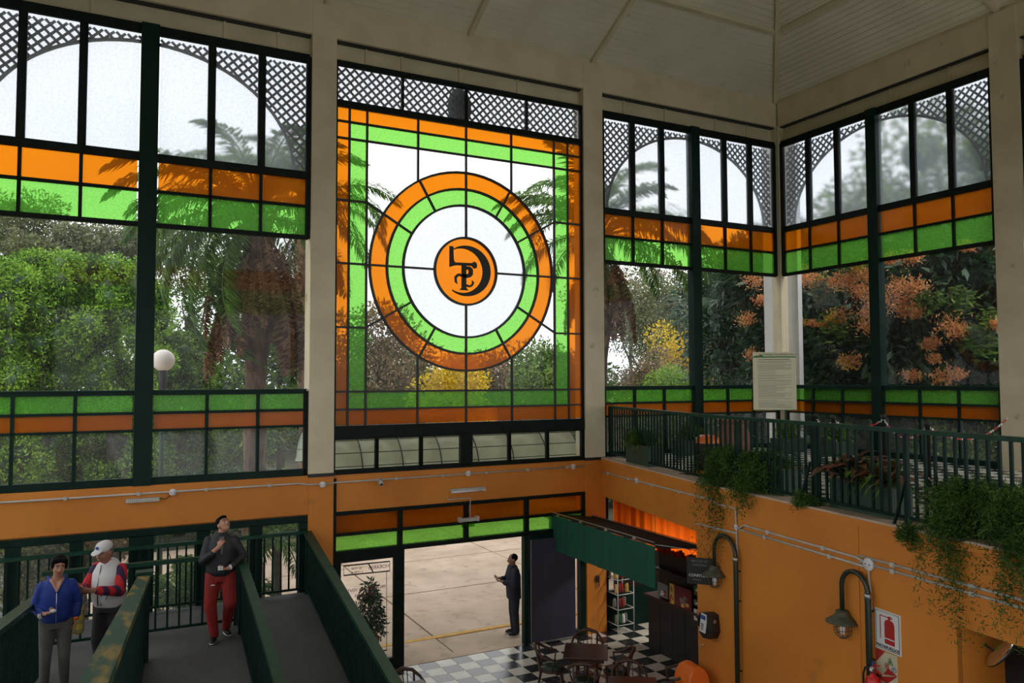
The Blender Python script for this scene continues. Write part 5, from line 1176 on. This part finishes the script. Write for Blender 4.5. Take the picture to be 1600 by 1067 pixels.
# ================================================================== PEOPLE
def fuse(name,mb,mn,parent,voxel=.012,smooth=4,zones=None):
    """one continuous skin over overlapping volumes; zones paint faces by a test on position"""
    me=bpy.data.meshes.new(name); me.from_pydata(mb.v,[],mb.f); o=bpy.data.objects.new(name,me); COL.objects.link(o)
    r=o.modifiers.new('r','REMESH'); r.mode='VOXEL'; r.voxel_size=voxel; s=o.modifiers.new('s','SMOOTH'); s.iterations=smooth; s.factor=.5
    bpy.context.view_layer.update(); dg=bpy.context.evaluated_depsgraph_get(); nm=bpy.data.meshes.new_from_object(o.evaluated_get(dg)); bpy.data.objects.remove(o); bpy.data.meshes.remove(me)
    nm.name=name; nm.materials.clear(); nm.materials.append(M[mn])
    for p in nm.polygons: p.use_smooth=True
    if zones:
        for z_mn,test in zones: nm.materials.append(M[z_mn])
        for p in nm.polygons:
            for k,(z_mn,test) in enumerate(zones):
                if test(p.center): p.material_index=k+1
    q=bpy.data.objects.new(name,nm); COL.objects.link(q); q.parent=parent; return q
def seg(mb,a,b,ra,rb,n=12):
    a=Vector(a);b=Vector(b); mb.ell(a,(ra,)*3,n,8); mb.ell(b,(rb,)*3,n,8); mb.tube([a,b],[ra,rb],n)
def chain(mb,pts,rs):
    for i in range(len(pts)-1): seg(mb,pts[i],pts[i+1],rs[i],rs[i+1])
def hand(mb,wr,d,pn,curl=.6,s=1.):
    """palm from the wrist along d, palm normal pn; four curled fingers and a side thumb"""
    d=Vector(d).normalized(); pn=Vector(pn); pn=(pn-d*pn.dot(d)).normalized(); sd=d.cross(pn); wr=Vector(wr)
    for k in (-1.,-.33,.33,1.): seg(mb,wr+sd*k*.014*s,wr+d*.085*s+sd*k*.028*s,.016*s,.0125*s,8)
    for k,l in ((-1,.062),(-.33,.074),(.33,.08),(1,.068)):
        p=wr+d*.085*s+sd*k*.03*s; q=p+(d*math.cos(curl*.7)+pn*math.sin(curl*.7))*l*.5*s; e=q+(d*math.cos(curl*2)+pn*math.sin(curl*2))*l*.5*s
        seg(mb,p,q,.0105*s,.0095*s,8); seg(mb,q,e,.0095*s,.008*s,8)
    p=wr+d*.03*s+sd*.025*s; q=p+(sd*.7+d*.7+pn*.3).normalized()*.04*s; e=q+(d*.8+sd*.1+pn*.5).normalized()*.032*s; seg(mb,p,q,.014*s,.012*s,8); seg(mb,q,e,.012*s,.009*s,8)
def head_parts(par,c,rot,skin,mb,sc=1.,lip='lip',female=False):
    """adds the skull and face volumes to mb; returns placer for face details"""
    Rm=rot; f=lambda x,y,z: Vector(c)+Rm@(Vector((x,y,z))*sc)
    mb.ell(f(0,.012,.03),(.074*sc,.092*sc,.092*sc),18,12,Rm); mb.ell(f(0,-.022,-.025),(.060*sc,.066*sc,.085*sc),16,10,Rm); mb.ell(f(0,-.045,-.078),(.034*sc,.032*sc,.028*sc),12,8,Rm)
    seg(mb,f(0,-.078,.012),f(0,-.104,-.022),.010*sc,.016*sc,8)
    for s in (-1,1): mb.ell(f(s*.076,.012,-.005),(.012*sc,.022*sc,.032*sc),8,8,Rm); mb.ell(f(s*.035,-.064,-.022),(.024*sc,.02*sc,.02*sc),8,8,Rm)
    mb.ell(f(0,-.076,-.052),(.026*sc,.012*sc,.010*sc),8,6,Rm)
    for s in (-1,1):
        m=MB(); m.ell(f(s*.030,-.079,.012),(.013*sc,.007*sc,.0055*sc),10,8,Rm); m.build('eye','eyew',par,True)
        m=MB(); m.ell(f(s*.030,-.0845,.012),(.0075*sc,.004*sc,.006*sc),8,6,Rm); m.build('iris','ink',par,True)
        m=MB(); m.tube([f(s*.012,-.088,.030),f(s*.03,-.089,.036),f(s*.052,-.076,.030)],[.004*sc,.0045*sc,.003*sc],6); m.build('eyebrow','hair',par,True)
    m=MB(); m.ell(f(0,-.087,-.052),(.024*sc,.008*sc,.0085*sc),12,8,Rm); m.build('mouth',lip,par,True)
    return f
def legs(mb,hip,knee,ank,r=(.085,.062,.05)):
    for s in (0,1): chain(mb,[hip[s],knee[s],ank[s]],r)
def shoes(par,ank,dirs,mn='shoe'):
    for s in (0,1):
        a=Vector(ank[s]); d=Vector(dirs[s]).normalized(); m=MB(); m.ell(a+d*.065+Vector((0,0,-.045)),(.048,.125,.035),14,8,Vector((0,1,0)).rotation_difference(d).to_matrix()); m.ell(a+Vector((0,0,-.03)),(.045,.055,.045),12,8); m.ell(a+d*.13+Vector((0,0,-.05)),(.046,.06,.03),12,8)
        o=fuse('shoe',m,mn,par,.012,2); m=MB(); m.ell(a+d*.065+Vector((0,0,-.072)),(.05,.135,.012),14,6,Vector((0,1,0)).rotation_difference(d).to_matrix()); m.build('sole','signw' if mn=='shoe' else 'ink',o,True)
def rotm(rx,ry,rz): return (Matrix.Rotation(rz,3,'Z')@Matrix.Rotation(ry,3,'Y')@Matrix.Rotation(rx,3,'X'))
def face_cam(x,y): return math.atan2(CAM[1]-y,CAM[0]-x)+PI/2
# ---- woman in blue jacket, leaning forward slightly, faces the camera
X,Y=-15.02,-3.75; Z0=rampz('L',Y)
w_=thing('person','person in a blue zipped jacket and grey trousers holding a small object on the ramp','person',(X,Y,Z0),face_cam(X,Y)); w_.scale=(.93,.93,.93)
hc=(0.015,-.13,1.535); Rm=rotm(R(6),R(5),R(8)); b=MB(); f=head_parts(w_,hc,Rm,'skin2',b,1.0)
seg(b,(0,-.05,1.36),(0.01,-.10,1.47),.05,.048); seg(b,(0,-.02,1.30),(0,-.06,1.38),.075,.055)
chain(b,[(-.15,-.02,1.29),(-.225,.02,1.06),(-.12,-.2,1.02)],[.035,.030,.026]); hand(b,(-.12,-.2,1.02),(.8,-.45,.25),(0,-.3,1),1.0,.95)
chain(b,[(.15,-.02,1.29),(.225,.06,1.06),(.20,.0,.88)],[.035,.030,.026]); hand(b,(.20,.0,.88),(-.05,-.15,-1),(-1,0,0),.9,.95)
b.loft([(0,.02,.86,.14,.10),(0,.0,1.0,.12,.09),(0,-.02,1.2,.15,.10),(0,-.03,1.34,.10,.07)],16)
hip=[(-.085,.02,.88),(.085,.02,.88)]; kn=[(-.10,-.03,.48),(.09,-.02,.48)]; an=[(-.11,.05,.09),(.10,.06,.09)]
legs(b,hip,kn,an,(.075,.05,.035)); fuse('body',b,'skin2',w_,.0085,2)
j=MB(); j.loft([(0,.01,.87,.15,.115),(0,.0,.93,.175,.14),(0,-.01,1.05,.165,.13),(0,-.02,1.2,.175,.13),(0,-.02,1.30,.165,.11),(0,-.03,1.375,.10,.075)],20)
chain(j,[(-.15,-.02,1.295),(-.225,.02,1.06),(-.14,-.17,1.01)],[.062,.056,.046]); chain(j,[(.15,-.02,1.295),(.225,.06,1.06),(.205,.01,.92)],[.062,.056,.05])
for s in (-1,1): seg(j,(s*.05,-.11,1.36),(s*.09,-.03,1.40),.022,.02); seg(j,(s*.05,-.11,1.36),(0,-.16,1.25),.02,.015)
fuse('jacket',j,'bluejacket',w_,.012,4,[('skin2',lambda p: p.y<-.085 and p.z>1.245 and abs(p.x)<(p.z-1.24)*.55 and p.z<1.40)])
tube('zip','chrome',[(0,-.165,1.24),(0,-.178,1.1),(0,-.168,.9)],.005,w_,5)
tube('necklace','ink',[(-.05,-.075,1.37),(-.03,-.125,1.32),(0,-.14,1.29),(.03,-.125,1.32),(.05,-.075,1.37)],.004,w_,5); m=MB(); m.ell((0,-.148,1.275),(.012,.006,.014),8,6); m.build('pendant','chrome',w_,True)
p_=MB(); legs(p_,hip,kn,an,(.098,.066,.05)); p_.loft([(0,.02,.80,.165,.12),(0,.02,.9,.155,.115),(0,.01,.97,.15,.11)],18); p_.ell((-.085,.07,.84),(.09,.08,.1),12,8); p_.ell((.085,.07,.84),(.09,.08,.1),12,8); fuse('trousers',p_,'greyp',w_,.013,5)
h=MB(); h.ell(f(0,.024,.050),(.083,.098,.088),18,12,Rm); h.ell(f(0,.085,.0),(.055,.05,.06),12,8,Rm); h.ell(f(-.045,-.055,.085),(.045,.035,.028),10,8,Rm); h.ell(f(.03,-.055,.088),(.055,.035,.026),10,8,Rm); h.ell(f(-.072,-.015,.03),(.018,.035,.06),10,8,Rm); h.ell(f(.072,-.015,.03),(.018,.035,.06),10,8,Rm); fuse('hair',h,'hair',w_,.009,3)
m=MB(); m.ell((-.03,-.285,1.065),(.035,.02,.022),10,8); m.build('wrapped_snack','signw',w_,True); m=MB(); m.tube([(-.165,-.165,1.0),(-.135,-.19,1.01)],[.037,.035],12); m.build('wristband','signw',w_,True); m=MB(); m.tube([(.205,.0,.90),(.203,.0,.86)],[.034,.033],12); m.build('bracelet','orplastic',w_,True)
shoes(w_,an,[(-.1,-1,0),(.1,-1,0)])
# ---- old man with cap and vest, turned to the left of the picture
X,Y=-14.50,-3.30; Z0=rampz('L',Y)
o_=thing('person','person in a white cap and white vest over red striped sleeves with a plaid bag','person',(X,Y,Z0),face_cam(X,Y)-R(38))
hc=(0.0,-.10,1.50); Rm=rotm(R(14),0,R(-6)); b=MB(); f=head_parts(o_,hc,Rm,'skin',b,1.0,'skin')
seg(b,(0,-.03,1.34),(0,-.07,1.43),.055,.052)
wl=(-.10,-.40,1.17); wr_=(.06,-.38,1.14)
chain(b,[(-.17,-.02,1.31),(-.21,-.12,1.07),wl],[.045,.04,.03]); hand(b,wl,(.3,-.9,.25),(.7,.2,.5),1.0)
chain(b,[(.17,-.02,1.31),(.25,-.12,1.08),wr_],[.045,.04,.03]); hand(b,wr_,(-.5,-.8,.2),(-.6,.3,.5),1.0)
b.loft([(0,.02,.86,.14,.10),(0,.0,1.0,.13,.10),(0,.0,1.2,.15,.10),(0,-.01,1.34,.10,.07)],16)
hip=[(-.09,.02,.88),(.09,.02,.88)]; kn=[(-.10,-.04,.48),(.10,.02,.48)]; an=[(-.10,.04,.09),(.11,.10,.09)]
legs(b,hip,kn,an,(.075,.05,.035)); fuse('body',b,'skin',o_,.0085,2)
j=MB(); j.loft([(0,.02,.86,.185,.15),(0,.0,.95,.20,.165),(0,-.02,1.1,.195,.165),(0,-.01,1.25,.20,.145),(0,-.01,1.34,.15,.10),(0,-.01,1.41,.075,.075)],20); fuse('vest',j,'whitev',o_,.012,4)
for s,wv in ((-1,wl),(1,wr_)):
    m=MB(); e=(s*.23,-.12,1.07); chain(m,[(s*.165,-.01,1.30),e,tuple(Vector(e)*.25+Vector(wv)*.75)],[.066,.062,.05])
    # sleeve with stripes running across the arm
    fuse('sleeve',m,'stripe',o_,.012,3)
for s in (-.02,): tube('zip','ink',[(s,-.165,.9),(s,-.185,1.1),(s,-.12,1.36)],.005,o_,5)
piece('pocket_seam','ink',(.10,-.165,1.02),(.005,.02,.10),o_,(0,R(20),R(25)))
for z in (.92,1.02,1.12): 
    m=MB(); m.ell((.03,-.178,z),(.010,.006,.010),8,6); m.build('button','ink',o_,True)
p_=MB(); legs(p_,hip,kn,an,(.11,.085,.07)); p_.loft([(0,.02,.80,.17,.14),(0,.02,.93,.165,.13)],18); fuse('trousers',p_,'darkp',o_,.013,4)
h=MB(); h.ell(f(0,.03,.03),(.082,.09,.07),16,10,Rm); h.ell(f(0,.06,-.01),(.065,.05,.05),12,8,Rm); fuse('hair',h,'greyp',o_,.01,2)
h=MB(); h.ell(f(0,.01,.070),(.088,.105,.070),20,12,Rm); h.ell(f(0,-.10,.052),(.066,.075,.012),16,8,Rm@Matrix.Rotation(R(12),3,'X')); cp=fuse('cap',h,'whitev',o_,.008,2)
m=MB(); m.ell(f(0,-.090,.095),(.024,.008,.022),12,8,Rm); m.build('cap_badge','bluei',cp,True)
bg_=MB(); bg_.loft([(-.19,-.30,.62,.085,.045),(-.19,-.30,.66,.10,.055),(-.185,-.30,.9,.095,.05),(-.18,-.31,1.06,.05,.03)],14); o=fuse('shopping_bag',bg_,'plaid',o_,.012,3)
tube('bag_handle','plaid',[(-.18,-.31,1.04),(-.17,-.36,1.15),(-.13,-.40,1.19)],.008,o,6)
tube('paper_strip','signw',[(-.06,-.50,1.22),(-.08,-.56,1.235)],.006,o_,6)
shoes(o_,an,[(-.1,-1,0),(.1,-1,0)])
# ---- young man looking up, leaning on the handrail
X,Y=-13.10,-2.02; Z0=RZ
y_=thing('person','person in a black jacket and red trousers looking up, leaning on the handrail','person',(X,Y,Z0),face_cam(X,Y))
hc=(0.03,-.01,1.60); Rm=rotm(R(-38),R(0),R(34)); b=MB(); f=head_parts(y_,hc,Rm,'skin2',b,1.0,'skin')
seg(b,(0,.02,1.40),(0.02,.01,1.53),.058,.056)
wl=(-.03,-.20,1.33); wr_=(.10,-.24,1.04)
chain(b,[(-.165,0,1.38),(-.235,-.08,1.13),wl],[.038,.035,.03]); hand(b,wl,(.45,.25,.75),(.4,.8,-.2),1.1)
chain(b,[(.165,0,1.38),(.30,.02,1.15),wr_],[.038,.035,.03]); hand(b,wr_,(-1,-.25,-.05),(0,0,1),.9)
b.loft([(0,.02,.88,.14,.10),(0,.0,1.05,.13,.10),(0,.0,1.25,.16,.11),(0,.0,1.40,.10,.07)],16)
hip=[(-.09,.0,.92),(.09,.0,.92)]; kn=[(-.13,-.04,.50),(.13,-.10,.52)]; an=[(-.07,-.04,.09),(.085,.20,.11)]
legs(b,hip,kn,an,(.08,.055,.038)); fuse('body',b,'skin2',y_,.0085,2)
j=MB(); j.loft([(0,.01,.90,.185,.14),(0,.0,.96,.20,.15),(0,.0,1.15,.195,.145),(0,.0,1.30,.21,.145),(0,.0,1.42,.16,.105),(0,.01,1.50,.078,.075)],20)
chain(j,[(-.165,0,1.39),(-.235,-.08,1.13),(-.12,-.16,1.235)],[.068,.062,.05]); chain(j,[(.165,0,1.39),(.30,.02,1.15),(.17,-.20,1.07)],[.068,.064,.05]); fuse('jacket',j,'blackj',y_,.012,4)
m=MB(); m.prism([(-.03,1.46),(.04,1.46),(.02,1.22),(.005,1.22)],-.142,-.150,lambda a,b_,n:(a,n,b_)); m.build('shirt','greyp',y_)
p_=MB(); legs(p_,hip,kn,an,(.118,.088,.062)); p_.loft([(0,.01,.82,.175,.14),(0,.0,.95,.175,.13)],18); fuse('trousers',p_,'redp',y_,.013,4)
piece('trouser_mark','signw',(-.10,-.135,.80),(.05,.012,.012),y_)
h=MB(); h.ell(f(0,.028,.050),(.084,.096,.088),18,12,Rm); h.ell(f(0,-.045,.092),(.065,.04,.03),12,8,Rm); fuse('hair',h,'hair',y_,.009,3)
m=MB(); m.box((-.035,-.30,1.035),(.03,-.255,1.085)); o=m.build('white_phone','signw',y_); m=MB(); m.tube([(.115,-.235,1.045),(.14,-.225,1.05)],[.036,.036],12); m.build('wristband','signw',y_,True)
shoes(y_,an,[(-.2,-1,0),(.25,-1,0)])
# ---- guard outside, seen from behind
q=zp(806,993,0); X,Y=float(q[0]),float(q[1])+.1
g_=thing('person','person in a dark navy coat standing outside at the right side of the entrance','person',(X,Y,0),face_cam(X,Y)-R(75))
hc=(0,-.02,1.52); Rm=rotm(0,0,0); b=MB(); f=head_parts(g_,hc,Rm,'skin',b,1.,'skin'); seg(b,(0,0,1.36),(0,-.01,1.45),.055,.052)
chain(b,[(-.18,0,1.33),(-.24,-.06,1.07),(-.15,-.26,1.12)],[.045,.04,.03]); hand(b,(-.15,-.26,1.12),(.2,-1,.2),(.3,0,1),.8)
chain(b,[(.18,0,1.33),(.24,-.06,1.07),(.12,-.28,1.12)],[.045,.04,.03]); hand(b,(.12,-.28,1.12),(-.2,-1,.2),(-.3,0,1),.8)
b.loft([(0,.02,.86,.14,.10),(0,.0,1.2,.15,.10),(0,0,1.34,.1,.07)],14); hip=[(-.09,.02,.88),(.09,.02,.88)]; kn=[(-.09,0,.48),(.09,.01,.48)]; an=[(-.09,.03,.09),(.10,.04,.09)]
legs(b,hip,kn,an,(.075,.05,.035)); fuse('body',b,'skin',g_,.009,2)
j=MB(); j.loft([(0,.01,.74,.20,.15),(0,.0,.95,.205,.155),(0,.0,1.2,.21,.15),(0,.0,1.34,.16,.10),(0,0,1.41,.075,.07)],18); chain(j,[(-.19,0,1.32),(-.27,-.06,1.06),(-.17,-.2,1.10)],[.08,.075,.055]); chain(j,[(.19,0,1.32),(.27,-.06,1.06),(.15,-.22,1.10)],[.08,.075,.055]); fuse('coat',j,'navyc',g_,.013,4)
p_=MB(); legs(p_,hip,kn,an,(.105,.08,.065)); fuse('trousers',p_,'navyc',g_,.014,4); h=MB(); h.ell(f(0,.025,.04),(.082,.094,.083),16,10,Rm); fuse('hair',h,'hair',g_,.01,2); shoes(g_,an,[(0,-1,0),(0,-1,0)])
m=MB(); m.ell((-.275,-.0,1.22),(.012,.03,.04),10,8); m.build('arm_badge','yellow',g_,True)
